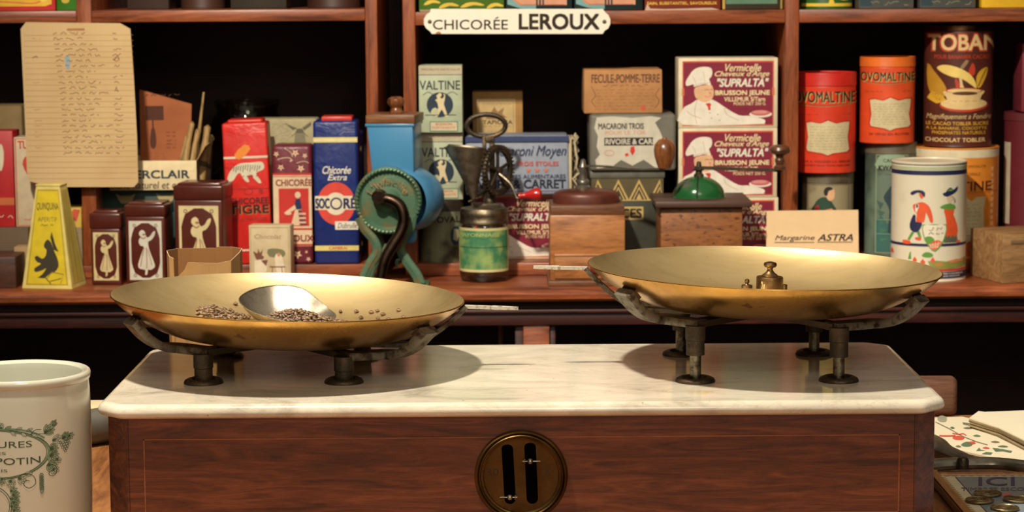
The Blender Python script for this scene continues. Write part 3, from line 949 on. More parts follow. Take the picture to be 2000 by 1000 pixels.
# malt drink cartons and tin
def malt_box(x0, x1, yt, yb_, d, zb, label, rz=0):
    p = Pack(x0, x1, yt, d, .062, flat((182, 192, 162), .6), zb=zb, yb=yb_, bev=.0015, rz=rz)
    P = p.P.ref(300, 60, 488, 345); gk = flat((40, 56, 64)); pg = flat((200, 206, 176))
    P.rect(301, 62, 487, 100, flat((190, 180, 150)), 1); P.text('SPECIALITE DIETETIQUE', 312, 72, 478, 82, flat((130, 90, 70)), 2)
    P.rect(301, 98, 487, 100, gk, 2)
    P.text('VALTINE', 304, 124, 478, 162, gk, 2, .012)
    P.line([(318, 185), (340, 172), (360, 182)], 2.5, gk, 2, 4); P.line([(420, 182), (446, 172), (468, 185)], 2.5, gk, 2, 4)
    P.ell(391, 226, 57, 53, flat((30, 50, 66)), 2, 40)
    sk = flat((222, 204, 160))
    P.poly([(376, 186), (388, 182), (392, 194), (400, 200), (410, 190), (406, 180), (414, 184), (412, 204), (408, 222), (412, 236), (422, 268), (426, 276), (414, 276), (400, 246), (388, 262), (380, 276), (368, 274), (378, 254), (384, 236), (378, 214), (370, 206), (380, 200)], sk, 3, 2)
    P.ell(391, 184, 8, 8, sk, 3, 14)
    P.poly([(350, 262), (358, 244), (372, 238), (384, 250), (380, 268), (362, 270)], flat((190, 190, 150)), 3, 2)
    P.rect(326, 268, 460, 271, gk, 3)
    P.rect(346, 296, 468, 340, flat((70, 130, 110)), 2); P.rect(350, 300, 464, 336, flat((214, 196, 160)), 3)
    P.text('BOISSON', 372, 303, 442, 313, flat((180, 100, 70)), 4, .02); P.text('FORTIFIANTE', 358, 318, 456, 328, flat((180, 100, 70)), 4)
    return p.done('malt_drink_box', label, 'box', 'pale green malt drink cartons')


mc = Can(819, 905, 392, 3.43, worn('speckled_olive_tin', (126, 134, 104), (60, 54, 40), .45, .62, 28, .5), zb=STEPZ, yb=510, lid=worn('rusty_dark_lid', (62, 50, 38), (40, 30, 24), .5, .65, 40))
P = mc.P.ref(318, 620, 490, 890); P.text('OVAL', 385, 690, 474, 716, ink, 2, .02)
P.ell(460, 775, 24, 42, flat((40, 66, 84)), 2, 20); P.poly([(450, 742), (468, 750), (470, 776), (462, 800), (448, 790)], flat((190, 190, 150)), 3)
mc.done('malt_drink_tin', 'stained olive round tin standing under two pale green cartons', 'tin')
m1 = malt_box(822, 904, 259, 385, 3.44, mc.top + .0004, 'pale green malt drink carton, lower of two, standing on a stained round tin')
m2 = malt_box(818, 903, 128, 258, 3.43, m1.top + .0004, 'pale green malt drink carton, upper of two, right beside the red post')

# ---- right bay
OR = flat((222, 64, 38), .4); lb = flat((214, 200, 156)); gk = flat((46, 48, 34))


def malt_tin(x0, x1, yt, yb_, d, zb, body, lidm, label, ref, tx, band, lab, seed, wander):
    c = Can(x0, x1, yt, d, body, zb=zb, yb=yb_, lid=lidm, lidh=.019 if seed == 1 else .014)
    P = c.P; P.ref(*ref)
    o_2 = 5; P.text('OVOMALTINE', tx[0] + 4, tx[1] + 4, tx[2] + 4, tx[3] + 4, flat((222, 186, 110)), 3, .025); P.text('OVOMALTINE', *tx, flat((30, 34, 24)), 4, .015)
    P.proj = False
    P.proj = True
    for off, mm, ly in ((0, gk, 2), (3, flat((206, 170, 96)), 2)):
        pts = []
        for i in range(13):
            u = i / 12; pts.append((band[0] + (band[2] - band[0]) * u, band[1] + off + 26 * math.sin(u * PI * .85) - 20 * u))
        P.line(pts, 5 if off == 0 else 3, mm, ly)
    x0_, y0_, x1_, y1_ = lab; xm = (x0_ + x1_) / 2; W_ = x1_ - x0_
    sh = [(x0_, y0_ + 10), (x0_ + W_ * .12, y0_ + 4), (x0_ + W_ * .32, y0_ + 14), (x0_ + W_ * .42, y0_ + 4), (xm, y0_ - 8), (x0_ + W_ * .6, y0_ + 4), (x0_ + W_ * .7, y0_ + 14), (x0_ + W_ * .88, y0_ + 4), (x1_, y0_ + 4), (x1_ - 4, y0_ + 60), (x1_ - 12, y0_ + 110), (x1_, y1_ - 40),
          (x1_ - 14, y1_ - 24), (xm + 40, y1_ - 16), (xm, y1_), (xm - 40, y1_ - 16), (x0_ + 10, y1_ - 30), (x0_ + 2, y1_ - 50), (x0_ + 12, y0_ + 110), (x0_ + 6, y0_ + 60)]
    big = [(xm + (x - xm) * 1.07, (y0_ + y1_) / 2 + (y - (y0_ + y1_) / 2) * 1.08) for x, y in sh]
    P.poly(big, flat((190, 40, 26)), 2); P.poly(sh, lb, 3)
    for i in range(9):
        y = y0_ + 38 + i * (y1_ - y0_ - 80) / 8; P.scribble(x0_ + 22, y, x1_ - 22, 3, 1.6, flat((120, 104, 76)), 4, 5, seed * 20 + i)
    P.scribble(ref[0] + 40, lab[1] - 50, ref[0] + 170, 3, 2.4, flat((140, 40, 26)), 2, 4, seed); P.scribble(ref[2] - 90, lab[1] - 54, ref[2] - 30, 3, 2.4, flat((140, 40, 26)), 2, 4, seed + 3)
    for i, (tt, y) in enumerate(wander): P.text(tt, ref[0] + 70, y, ref[2] - 40, y + 16, flat((130, 36, 24)), 2, .02)
    return c.done('malt_drink_tin', label, 'tin', 'orange-red malt drink tins')


mantin = Can(1572, 1673, 338, 3.45, worn('putty_tin', (160, 150, 118), (92, 80, 58), .52, .7, 18, .5), zb=STEPZ, yb=506, lid=worn('old_tin_lid', (110, 102, 80), (70, 58, 40), .45, .65, 30, .45))
P = mantin.P.ref(330, 225, 655, 700); P.frame(372, 290, 625, 640, 4, flat((120, 104, 76)), 1)
P.poly([(400, 446), (412, 400), (440, 368), (478, 358), (510, 376), (530, 400), (546, 446)], flat((36, 74, 56)), 2, 2)
P.poly([(404, 448), (420, 410), (440, 400), (448, 448)], flat((160, 44, 40)), 3); P.poly([(478, 430), (520, 420), (548, 448), (478, 448)], flat((210, 140, 100)), 3)
P.poly([(482, 340), (486, 316), (512, 308), (534, 318), (538, 348), (530, 370), (510, 380), (492, 368)], skin, 3, 2)
P.poly([(474, 346), (470, 322), (486, 304), (512, 302), (526, 316), (500, 324), (492, 350)], ink, 4, 2)
mantin.done('old_round_tin', 'putty-coloured round tin showing a man in green and red, behind the margarine card', 'tin')
o1 = malt_tin(1560, 1679, 143, 338, 3.44, mantin.top + .0004, OR, flat((206, 46, 36), .35), 'orange-red malt drink tin with cream panel, lower one, right of the wooden post', (80, 420, 520, 1140), (78, 552, 514, 630), (84, 640, 510), (168, 768, 472, 1010), 1, (('DR A. WANDER S.A. BERNE', 1048), ('ALIMENT POUR VOTRE DEJEUNER', 1078)))
kw = Can(1697, 1797, 280, 3.46, worn('teal_green_tin', (110, 130, 112), (58, 66, 54), .44, .64, 14, .5), zb=STEPZ, yb=506, lid=worn('dull_grey_lid', (104, 96, 78), (64, 56, 44), .5, .7, 30))
P = kw.P.ref(730, 40, 1055, 760); te = flat((60, 110, 104))
P.frame(800, 112, 1000, 735, 5, flat((150, 166, 138)), 1)
P.poly([(806, 150), (830, 116), (900, 108), (970, 116), (994, 150), (994, 200), (806, 200)], flat((150, 176, 146)), 2, 2)
P.text('CACAO', 846, 138, 954, 160, ink, 3, .01); P.text('KWATTA', 818, 180, 980, 210, ink, 3, .03); P.scribble(820, 236, 980, 5, 3, flat((90, 100, 80)), 3, 5, 8)
P.poly([(806, 520), (840, 500), (870, 540), (910, 560), (992, 540), (992, 725), (806, 725)], te, 2)
P.poly([(850, 380), (880, 330), (905, 300), (930, 330), (950, 400), (940, 480), (925, 600), (880, 600), (888, 470), (870, 420)], flat((36, 66, 74)), 3, 2)
for i in range(5): P.poly([(806 + i * 8, 400 + i * 60), (850 + i * 10, 420 + i * 55), (830, 460 + i * 50)], flat((70, 100 + i * 8, 90)), 3)
for y in (520, 610): P.rect(806, y, 992, y + 4, flat((130, 160, 140)), 4)
kw.done('cocoa_tin', 'tall weathered teal cocoa tin under the smaller orange tin', 'tin')
o2 = malt_tin(1688, 1795, 112, 277, 3.45, kw.top + .0004, flat((226, 84, 42), .4), flat((232, 116, 44), .35), 'orange malt drink tin with yellow-orange lid, standing on a teal cocoa tin', (553, 305, 938, 920), (562, 412, 934, 474), (580, 478, 920), (626, 600, 908, 826), 2, (('SE VEND EN BOITES', 845),))
ov = Can(1799, 1965, 290, 3.43, flat((226, 140, 48), .4), zb=STEPZ, yb=510)
P = ov.P.ref(1060, 70, 1600, 760); orr = flat((216, 100, 36))
P.rect(1062, 72, 1598, 130, flat((226, 216, 180)), 1)
P.text('SPECIALITE', 1405, 176, 1515, 190, brown, 2); P.text('CEREALE', 1400, 222, 1480, 240, brown, 2)
P.text('OVALTINE', 1130, 276, 1552, 334, brown, 2, .02); P.rect(1300, 340, 1590, 346, orr, 2)
P.poly([(1280, 380), (1400, 376), (1430, 400), (1460, 372), (1520, 372), (1506, 450), (1510, 600), (1440, 640), (1370, 670), (1280, 650)], lb, 2)
for i in range(9): P.scribble(1390, 420 + i * 24, 1490, 5, 2.5, flat((150, 130, 90)), 3, 6, 60 + i)
for i in range(10): P.rect(1548, 190 + i * 38, 1564, 216 + i * 38, flat((236, 176, 120)), 2)
P.rect(1062, 640, 1598, 740, flat((196, 92, 40)), 1)
ov.done('malt_drink_tin', 'yellow-orange round tin with cream top band, behind the costumed-couple tin', 'tin')
ko = Can(1817, 1951, 50, 3.445, flat((88, 44, 34), .35), zb=ov.top + .0004, yb=290, lid=metal('dark_bronze_lid', (112, 82, 52), .4, (60, 40, 28), .4, .6, 30), lidh=.008)
P = ko.P.ref(1020, 80, 1530, 985); cr_ = flat((226, 196, 136)); yl = flat((218, 170, 50)); yo = flat((236, 206, 110)); rr = flat((190, 62, 36))
P.text('TOBAN', 1046, 142, 1560, 268, rr, 2, .05); P.text('TOBAN', 1054, 148, 1556, 262, cr_, 3, .02)
P.text('POUR BANANIER CACAO', 1100, 296, 1500, 326, rr, 2, .01)
P.poly([(1048, 360), (1100, 420), (1150, 480), (1190, 545), (1180, 600), (1140, 640), (1090, 600), (1050, 520)], flat((190, 140, 40)), 2, 2)
P.poly([(1048, 620), (1090, 560), (1160, 600), (1200, 640), (1120, 660)], yl, 2)
P.poly([(1410, 520), (1408, 460), (1440, 410), (1486, 392), (1480, 450), (1450, 520), (1425, 545)], yl, 2, 3); P.line([(1422, 530), (1445, 470), (1478, 402)], 6, brown, 3)
P.poly([(1345, 440), (1360, 390), (1380, 355), (1398, 400), (1388, 450)], rr, 2, 2); P.poly([(1250, 480), (1262, 470), (1300, 530), (1262, 545)], rr, 2)
P.poly([(1285, 400), (1300, 370), (1330, 332), (1352, 340), (1334, 372), (1310, 400)], flat((150, 120, 90)), 2)
P.poly([(1120, 392), (1150, 374), (1200, 372), (1260, 386), (1320, 412), (1370, 450), (1400, 500), (1408, 545), (1370, 520), (1330, 490), (1290, 470), (1240, 462), (1180, 440), (1140, 416)], yo, 4, 3)
P.poly([(1280, 460), (1300, 465), (1310, 520), (1330, 560), (1290, 556), (1288, 510)], cr_, 5)
P.ell(1318, 672, 176, 50, rr, 3, 32); P.ell(1318, 660, 168, 44, cr_, 4, 32)
P.poly([(1186, 560), (1450, 560), (1446, 600), (1420, 650), (1360, 670), (1270, 670), (1216, 650), (1190, 610)], cr_, 5, 3)
P.ell(1318, 562, 134, 22, rr, 6, 32); P.ell(1318, 564, 122, 17, cr_, 7, 32); P.ell(1325, 582, 90, 13, brown, 8, 28)
P.scribble(1240, 640, 1440, 6, 4, flat((200, 150, 70)), 6, 7, 3)
P.text('Magnifiquement a Fondre', 1046, 735, 1520, 785, cr_, 3, 0, .3)
P.text('LE CACAO TOBLER SUCRE', 1044, 795, 1500, 820, yl, 2, .02); P.text('A LA BANANE, COCOTTE', 1044, 832, 1490, 856, yl, 2, .01); P.text('PHOSPHATES NATURELS', 1090, 864, 1480, 888, yl, 2, .01)
P.text('CHOCOLAT TOBLER', 1040, 915, 1480, 945, cr_, 2, .02)
ko.done('chocolate_powder_tin', 'tall brown tin with a banana over a steaming cup, topmost in the right bay', 'tin')

# tin with costumed couple on the ledge
sa = Can(1753, 1900, 318, 3.315, worn('ivory_enamel_tin', (226, 218, 192), (196, 180, 140), .62, .8, 16, .35), zb=LEDGE, yb=553)
P = sa.P.ref(5, 55, 555, 960); nv = flat((30, 36, 78)); gr = flat((96, 150, 62)); og = flat((226, 88, 44))
P.proj = True
def arcband(y, t, mm, l=1, sag=0): P.rect(6, y, 554, y + t, mm, l)
arcband(70, 7, nv); arcband(92, 5, gr); arcband(104, 5, gr, 1); arcband(116, 34, nv, 1)
arcband(668, 22, nv, 1)
# man
P.poly([(166, 302), (150, 296), (152, 280), (178, 266), (214, 262), (240, 268), (254, 288), (248, 318), (232, 296), (200, 282)], nv, 3, 2)
P.poly([(176, 300), (206, 284), (232, 298), (234, 322), (216, 340), (196, 352), (180, 334)], flat((220, 214, 190)), 2, 2); P.poly([(208, 290), (232, 296), (240, 316), (228, 328), (216, 312)], og, 3, 2)
P.poly([(166, 380), (192, 364), (232, 352), (274, 372), (300, 420), (314, 500), (292, 504), (262, 430), (250, 504), (192, 502), (196, 450), (178, 424)], og, 2, 2)
P.poly([(186, 372), (206, 366), (210, 388), (192, 440), (184, 410)], flat((236, 230, 206)), 3); P.poly([(190, 372), (202, 370), (206, 390), (192, 400)], nv, 4)
P.poly([(170, 452), (188, 456), (190, 504), (234, 508), (222, 556), (192, 584), (154, 568), (146, 520)], nv, 3, 2)
P.poly([(160, 580), (180, 584), (146, 648), (130, 640)], gr, 2); P.poly([(196, 584), (216, 568), (232, 624), (218, 632)], gr, 2)
P.poly([(98, 646), (150, 650), (150, 674), (102, 672)], og, 3, 2); P.poly([(188, 622), (226, 620), (226, 644), (190, 640)], og, 3, 2)
# woman
P.poly([(378, 288), (400, 278), (418, 252), (440, 246), (456, 262), (486, 236), (480, 272), (450, 296), (414, 312), (388, 304)], nv, 3, 2); P.poly([(412, 272), (424, 256), (444, 256), (450, 270)], gr, 4)
P.poly([(408, 314), (436, 304), (450, 320), (446, 352), (424, 366), (412, 342)], flat((214, 190, 160)), 2, 2)
P.line([(446, 310), (470, 340), (462, 366)], 4, nv, 2, 4); P.line([(450, 330), (466, 352)], 3, nv, 3)
P.poly([(360, 394), (390, 372), (440, 366), (470, 384), (464, 412), (400, 408)], gr, 3, 2)
P.poly([(392, 406), (462, 410), (458, 450), (484, 520), (486, 616), (398, 612), (408, 520), (398, 450)], og, 2, 2)
P.poly([(400, 610), (486, 612), (494, 662), (392, 662)], flat((60, 70, 56)), 2)
for i in range(6): P.rect(404 + i * 15, 614, 408 + i * 15, 660, flat((150, 150, 120)), 3)
P.poly([(484, 646), (508, 650), (508, 666), (484, 664)], og, 3)
# shield
P.poly([(236, 522), (262, 526), (320, 518), (380, 526), (412, 522), (406, 600), (384, 668), (330, 730), (284, 690), (256, 640), (240, 590)], gr, 3, 2)
P.poly([(244, 530), (320, 526), (404, 530), (398, 600), (376, 660), (328, 718), (290, 684), (262, 636), (248, 590)], flat((234, 226, 200)), 4, 2)
P.scribble(284, 555, 384, 16, 4, ink, 5, 6, 5); P.scribble(284, 590, 392, 14, 4, ink, 5, 6, 6)
P.poly([(252, 640), (262, 616), (300, 612), (326, 640), (300, 668), (278, 668)], gr, 5, 2)
P.poly([(280, 672), (310, 648), (350, 640), (378, 652), (366, 680), (328, 716), (296, 700)], og, 5)
for i in range(4): P.line([(292 + i * 20, 650 + (3 - i) * 6), (300 + i * 16, 700)], 4, flat((240, 220, 190)), 6)
for i in range(3): P.line([(286 + i * 6, 676 + i * 12), (372 - i * 10, 662 + i * 14)], 4, flat((240, 220, 190)), 6)
# village band
P.poly([(236, 756), (262, 732), (300, 736), (318, 756), (296, 772), (250, 770)], gr, 2, 2); P.poly([(148, 740), (156, 730), (160, 790), (136, 790)], gr, 2)
for x, y, a_ in ((172, 790, 28), (226, 806, 34), (300, 790, 30), (10, 740, 22)): P.poly([(x, y), (x + a_ * .5, y - 24), (x + a_, y), (x + a_, y + 16), (x, y + 16)], og, 3)
P.poly([(280, 800), (340, 796), (420, 806), (550, 782), (550, 850), (420, 862), (300, 860)], flat((140, 146, 70)), 2)
P.poly([(420, 800), (480, 790), (540, 796), (530, 812), (440, 816)], flat((214, 140, 90)), 3); P.poly([(320, 816), (380, 812), (400, 832), (340, 840)], flat((190, 130, 70)), 3)
P.rect(6, 862, 554, 880, flat((200, 60, 50)), 2); P.rect(6, 884, 554, 935, nv, 2)
P.text('CHOCOLATERIE D AIGUEBELLE', 310, 892, 530, 904, white, 3, .01); P.text('DROME FRANCE', 360, 912, 510, 922, white, 3, .01)
sa.done('couple_tin', 'ivory round tin printed with a costumed couple, on the ledge beside the right pan', 'tin')
b = MB(); b.lathe([(sa.r * .955, sa.h - .0005), (sa.r * .95, sa.h - .004), (sa.r * .93, sa.h - .0045), (0, sa.h - .0045)], worn('ivory_lid', (222, 214, 190), (120, 96, 66), .6, .75, 30, .4), 64)
b.build('lid', sa.t)

# right edge of the picture
rt = Can(1975, 2110, 222, 3.46, flat((104, 34, 42), .5), zb=STEPZ, yb=500, lid=flat((96, 36, 40), .5), lidh=.012)
P = rt.P.ref(1975, 222, 2110, 500)
P.rect(1977, 280, 1989, 440, flat((196, 186, 160)), 2)
rt.done('maroon_tin', 'maroon tin cut by the right edge of the photo', 'tin')
pk_ = Pack(1996, 2080, 85, 3.50, .06, flat((128, 40, 54), .6), zb=rt.top + .0004, yb=220); pk_.done('pink_box', 'pink-red box standing on the maroon tin at the right edge', 'box')
p = Pack(1952, 2090, 456, 3.305, .10, wood('pale_box_wood', (118, 84, 50), (158, 120, 76), (184, 146, 98), sc=(1.5, 12, 12), rough=.55), zb=LEDGE, yb=556, bev=.002, rz=.28)
p.asthing('wooden_box', 'pale wooden box with dovetailed edge standing on the ledge at the right edge', 'box')
b = MB(); b.box(-p.w / 2 + .012, p.w / 2 - .002, -.001, .001, p.h * .80, p.h * .88, flat((120, 92, 60), .7), .0008)
b.build('lid_groove', p.t)

# ------------------------------------------------------------ left bay
# price list hanging from the upper shelf
a = W(51, 366, 3.40); c_ = W(262, 42, 3.40)
pw = c_.x - a.x; ph = c_.z - a.z
b = MB(); M_kr = worn('yellowed_card', (208, 178, 130), (190, 156, 106), .45, .75, 7, .85, 0, .05)
def cardpt(x, y): return ((x - 175) / (872 - 175) * pw, (1220 - y) / (1220 - 142) * ph)
outl = [cardpt(x, y) for x, y in ((172, 185), (205, 142), (785, 152), (848, 190), (862, 520), (872, 900), (872, 1190), (845, 1222), (330, 1218), (200, 1180), (184, 1120), (180, 700))]
b.prism(outl, -.0006, .0006, M_kr)
P = Print(b, 1, 1, lambda u, v, o: Vector((cardpt(u, v)[0], -.0006 - o, cardpt(u, v)[1])), (0, 0, 1, 1))
hw = flat((112, 76, 44), .8); hl = flat((170, 128, 80), .8)
for i in range(27):
    y = 215 + i * 36; P.line([(192, y + 12), (862, y + 14)], 2, hl, 1)
rnd = random.Random(3)
for i in range(23):
    y = 215 + i * 35.5; x = 370 + min(i, 14) * 3
    P.scribble(x, y, x + rnd.uniform(170, 320), 9, 3.6, hw, 2, 8, i + 1)
    if rnd.random() < .75: P.scribble(735 + rnd.uniform(-4, 10), y, 735 + rnd.uniform(30, 65), 8, 3.5, hw, 2, 8, 100 + i)
    if rnd.random() < .4: P.scribble(240, y, 240 + rnd.uniform(20, 60), 6, 2.5, hl, 2, 8, 200 + i)
P.scribble(240, 368, 300, 9, 5, hw, 2, 8, 301); P.scribble(735, 385, 780, 22, 6, hw, 2, 7, 302); P.scribble(745, 575, 790, 20, 6, hw, 2, 7, 303)
P.rect(458, 184, 566, 198, flat((166, 116, 66), .7), 2)
P.poly([(440, 372), (455, 356), (468, 372), (470, 410), (460, 455), (446, 430)], flat((142, 164, 172), .8), 2, 3)
tag(b.build('price_list', None, (a.x, 3.40, a.z)), 'yellowed handwritten price list card with cut corners, hanging from the upper shelf', 'card')

# far left cartons
p0 = Pack(-40, 56, 445, 3.43, .10, worn('grey_brown_carton', (116, 96, 74), (92, 74, 56), .45, .7, 10, .8), zb=STEPZ, yb=512)
p0.done('brown_carton', 'grey-brown carton lying under the red and the white carton at the left edge', 'box')
p = Pack(-58, 27, 256, 3.44, .05, flat((192, 40, 44), .45), zb=p0.top + .0003, yb=440)
P = p.P.ref(-145, 190, 67, 650)
P.poly([(0, 280), (10, 250), (22, 290), (16, 360), (0, 380)], cream, 2, 2); P.rect(-40, 510, 66, 545, flat((206, 110, 60)), 2); P.scribble(-20, 600, 60, 8, 3, cream, 2, 8, 3)
p.done('red_carton', 'bright red carton cut by the left edge of the photo', 'box')
p = Pack(29, 92, 268, 3.44, .05, flat((214, 196, 162), .5), zb=p0.top + .0003, yb=440)
P = p.P.ref(58, 220, 165, 655); sr = flat((206, 70, 52))
P.text('TUNGSTENE', 72, 238, 220, 275, sr, 2, .02)
P.poly([(85, 350), (95, 315), (118, 300), (132, 322), (130, 360), (140, 400), (152, 450), (140, 540), (128, 500), (120, 430), (100, 400)], sr, 2, 2)
P.frame(62, 226, 164, 650, 3, sr, 1); P.scribble(85, 620, 150, 6, 3, sr, 2, 6, 3)
p.done('white_carton', 'cream carton with red figure, beside the red carton and behind the price list', 'box')
p = Pack(-50, 48, 205, 3.56, .05, flat((150, 126, 84), .8), zb=LEDGE + .0, yb=520)
p.mb = MB(); p.mb.box(-p.w / 2, p.w / 2, 0, .05, STEPZ - LEDGE, p.h, flat((150, 126, 84), .8), .006); p.done('paper_parcel', 'shadowed buff parcel standing behind the red carton', 'parcel')
p = Pack(-60, 31, 502, 3.315, .08, wood('dark_box_wood', (54, 32, 22), (84, 52, 36), (104, 68, 48), rough=.5), zb=LEDGE, yb=556, bev=.002)
p.done('small_wooden_box', 'small dark brown wooden box at the left edge, beside the yellow pyramid tin', 'box')
p = Pack(28, 58, 482, 3.38, .03, flat((176, 146, 104), .8), zb=LEDGE, yb=545)
p.done('small_beige_box', 'small beige box half hidden behind the yellow pyramid tin', 'box')
p = Pack(118, 160, 406, 3.43, .05, flat((206, 170, 60), .5), zb=STEPZ, yb=512)
P = p.P.ref(118, 406, 160, 512); P.rect(118.2, 442, 159.8, 511.8, flat((150, 132, 102)), 1); P.poly([(136, 420), (146, 408), (158, 410), (150, 432)], flat((206, 90, 60)), 2); P.rect(119, 410, 134, 430, flat((180, 180, 170)), 2)
for i in range(6): P.scribble(122, 452 + i * 9, 156, 1.5, .8, brown, 2, 3, i)
p.done('yellow_box', 'small box with yellow top, half hidden behind the yellow pyramid tin', 'box')

# yellow pyramid tin
def pt(px, py, d): return W(px, py, d)
p = Pack(38, 140, 366, 3.31, .045, flat((232, 206, 60)), zb=LEDGE, yb=563)
t = thing('pyramid_tin', 'tapered yellow tin with a black monkey picture, on the ledge at left', 'tin', (p.cx, 3.31, LEDGE), -.16)
hb = p.w / 2 * 1.0; ht = .0175; dp = .044; hh = p.h
yel = flat((222, 196, 44), .4); rim_ = flat((224, 206, 120), .45)
V = [(-hb, 0, 0), (hb, 0, 0), (hb, 2 * hb * .8, 0), (-hb, 2 * hb * .8, 0)]
tx_, ty_ = .0, hb * .8
T_ = [(tx_ - ht, ty_ - ht * .8, hh), (tx_ + ht, ty_ - ht * .8, hh), (tx_ + ht, ty_ + ht * .8, hh), (tx_ - ht, ty_ + ht * .8, hh)]
b = MB(); b.add(V + T_, [[0, 1, 5, 4], [1, 2, 6, 5], [2, 3, 7, 6], [3, 0, 4, 7], [0, 3, 2, 1], [4, 5, 6, 7]], rim_)
bm_M = None
def pf_(u, v, o):
    l = Vector(V[0]).lerp(Vector(T_[0]), 1 - v); r = Vector(V[1]).lerp(Vector(T_[1]), 1 - v)
    return l.lerp(r, u) + Vector((0, -o - .0002, o * .2))
P = Print(b, 1, 1, pf_, (0, 0, 1, 1))
P.rect(.07, .03, .93, .965, flat((176, 150, 40)), 1); P.rect(.10, .045, .90, .955, yel, 2)
P.text('QUINQUINA', .12, .16, .88, .24, flat((70, 66, 40)), 3, .01, arc=-.0); P.text('APERITIF', .2, .30, .8, .345, flat((120, 104, 40)), 3, .0); P.scribble(.3, .38, .7, .008, .008, flat((120, 104, 40)), 3, .03, 2)
mk = flat((58, 50, 30), .6)
P.poly([(.42, .56), (.50, .52), (.60, .55), (.66, .62), (.74, .70), (.76, .78), (.66, .84), (.55, .86), (.44, .90), (.32, .935 - .04), (.28, .90), (.40, .86), (.48, .80), (.40, .82), (.24, .84), (.22, .80), (.36, .76), (.26, .74), (.20, .70), (.26, .68), (.38, .71), (.46, .68), (.48, .62), (.42, .60)], mk, 3, 2)
P.poly([(.58, .50), (.62, .44), (.70, .56), (.78, .64), (.66, .62)], mk, 3); P.line([(.50, .90), (.60, .84), (.86, .86), (.78, .95)], .012, flat((150, 128, 40)), 3)
P.line([(.44, .88), (.58, .955)], .012, mk, 3); P.line([(.56, .93), (.8, .90)], .008, mk, 3)
def ps_(u, v, o):
    l = Vector(V[1]).lerp(Vector(T_[1]), 1 - v); r = Vector(V[2]).lerp(Vector(T_[2]), 1 - v)
    return l.lerp(r, u) + Vector((o + .0002, 0, o * .2))
P = Print(b, 1, 1, ps_, (0, 0, 1, 1)); P.rect(.12, .04, .88, .96, flat((200, 178, 84)), 1); P.line([(.5, .06), (.5, .94)], .03, flat((150, 126, 60)), 2); P.line([(.24, .06), (.2, .94)], .03, flat((170, 146, 70)), 2)
b.build('body', t)
b = MB(); b.box(tx_ - ht - .001, tx_ + ht + .001, ty_ - ht * .8 - .001, ty_ + ht * .8 + .001, hh + .0001, hh + .003, rim_, .001); b.build('lid', t)


# three maroon tins in sizes
def lady_tin(x0, x1, yt, yl, fr, lady, d, depth, size_word, label, lidh, side, pale):
    p = Pack(x0, x1, yl, d, depth, flat((84, 34, 24), .32), zb=LEDGE, yb=557, bev=.003, seg=3, rz=side)
    pc = flat(pale, .4)
    P = p.P.ref(*fr)
    w_ = fr[2] - fr[0]; h_ = fr[3] - fr[1]
    fx0, fy0, fx1, fy1 = fr[0] + w_ * .09, fr[1] + h_ * .07, fr[2] - w_ * .09, fr[3] - h_ * .08
    t_ = w_ * .05
    P.frame(fx0, fy0, fx1, fy1, t_, pc, 1)
    q = w_ * .16
    for sx, cx in ((1, fx0 + t_), (-1, fx1 - t_)):
        for sy, cy in ((1, fy0 + t_), (-1, fy1 - t_)):
            P.poly([(cx, cy), (cx + sx * q * 1.7, cy), (cx + sx * q * 1.1, cy + sy * q * .35), (cx + sx * q * .5, cy + sy * q * .7), (cx + sx * q * .2, cy + sy * q * 1.5), (cx, cy + sy * q * 2.2)], pc, 1)
            P.ring(cx + sx * q * .55, cy + sy * q * .35, q * .25, q * .25, q * .1, flat((110, 60, 44)), 2, 12)
    X_, Y_ = (fx0 + fx1) / 2, (fy0 + fy1) / 2; A = (fx1 - fx0); B = fy1 - fy0
    def q2(l): return [(X_ + x * A * .5 * 1.22, Y_ + y * B * .5) for x, y in l]
    P.poly(q2([(-.30, -.62), (-.16, -.70), (-.02, -.64), (.02, -.52), (.10, -.44), (.26, -.50), (.36, -.62), (.50, -.66), (.48, -.54), (.38, -.42), (.26, -.34), (.14, -.30), (.16, -.10), (.26, .12), (.42, .42), (.44, .56), (.22, .66), (.10, .64), (.06, .80), (-.06, .82), (-.04, .66), (-.30, .62), (-.40, .50), (-.26, .20), (-.14, -.02), (-.10, -.14), (-.24, -.16), (-.34, -.28), (-.30, -.40), (-.22, -.46), (-.30, -.52)]), pc, 2, 2)
    sh_ = flat((150, 110, 84), .5)
    P.line(q2([(-.08, -.1), (-.2, .3), (-.28, .55)]), A * .025, sh_, 3, 3); P.line(q2([(.04, -.1), (.06, .3), (.04, .6)]), A * .025, sh_, 3, 3); P.line(q2([(.1, -.05), (.24, .3), (.3, .5)]), A * .02, sh_, 3, 3)
    P.line(q2([(-.24, -.46), (-.1, -.40), (.02, -.46)]), A * .03, sh_, 3, 3); P.ell(X_ - A * .04, Y_ - B * .27, A * .05, B * .018, sh_, 3, 10)
    p.asthing('lady_tin', label, 'tin', 'maroon tins printed with a dancing lady')
    zt_ = W((x0 + x1) / 2, yt, d).z - LEDGE
    b = MB(); b.box(-p.w / 2 - .0012, p.w / 2 + .0012, -.0012, depth + .0012, p.h - .001, zt_ - .003, flat((78, 33, 24), .25), .003, 3)
    b.box(-p.w / 2 + .004, p.w / 2 - .004, .004, depth - .004, zt_ - .004, zt_, flat((86, 38, 32), .22), .002, 2)
    b.build('lid', p.t)
    return p


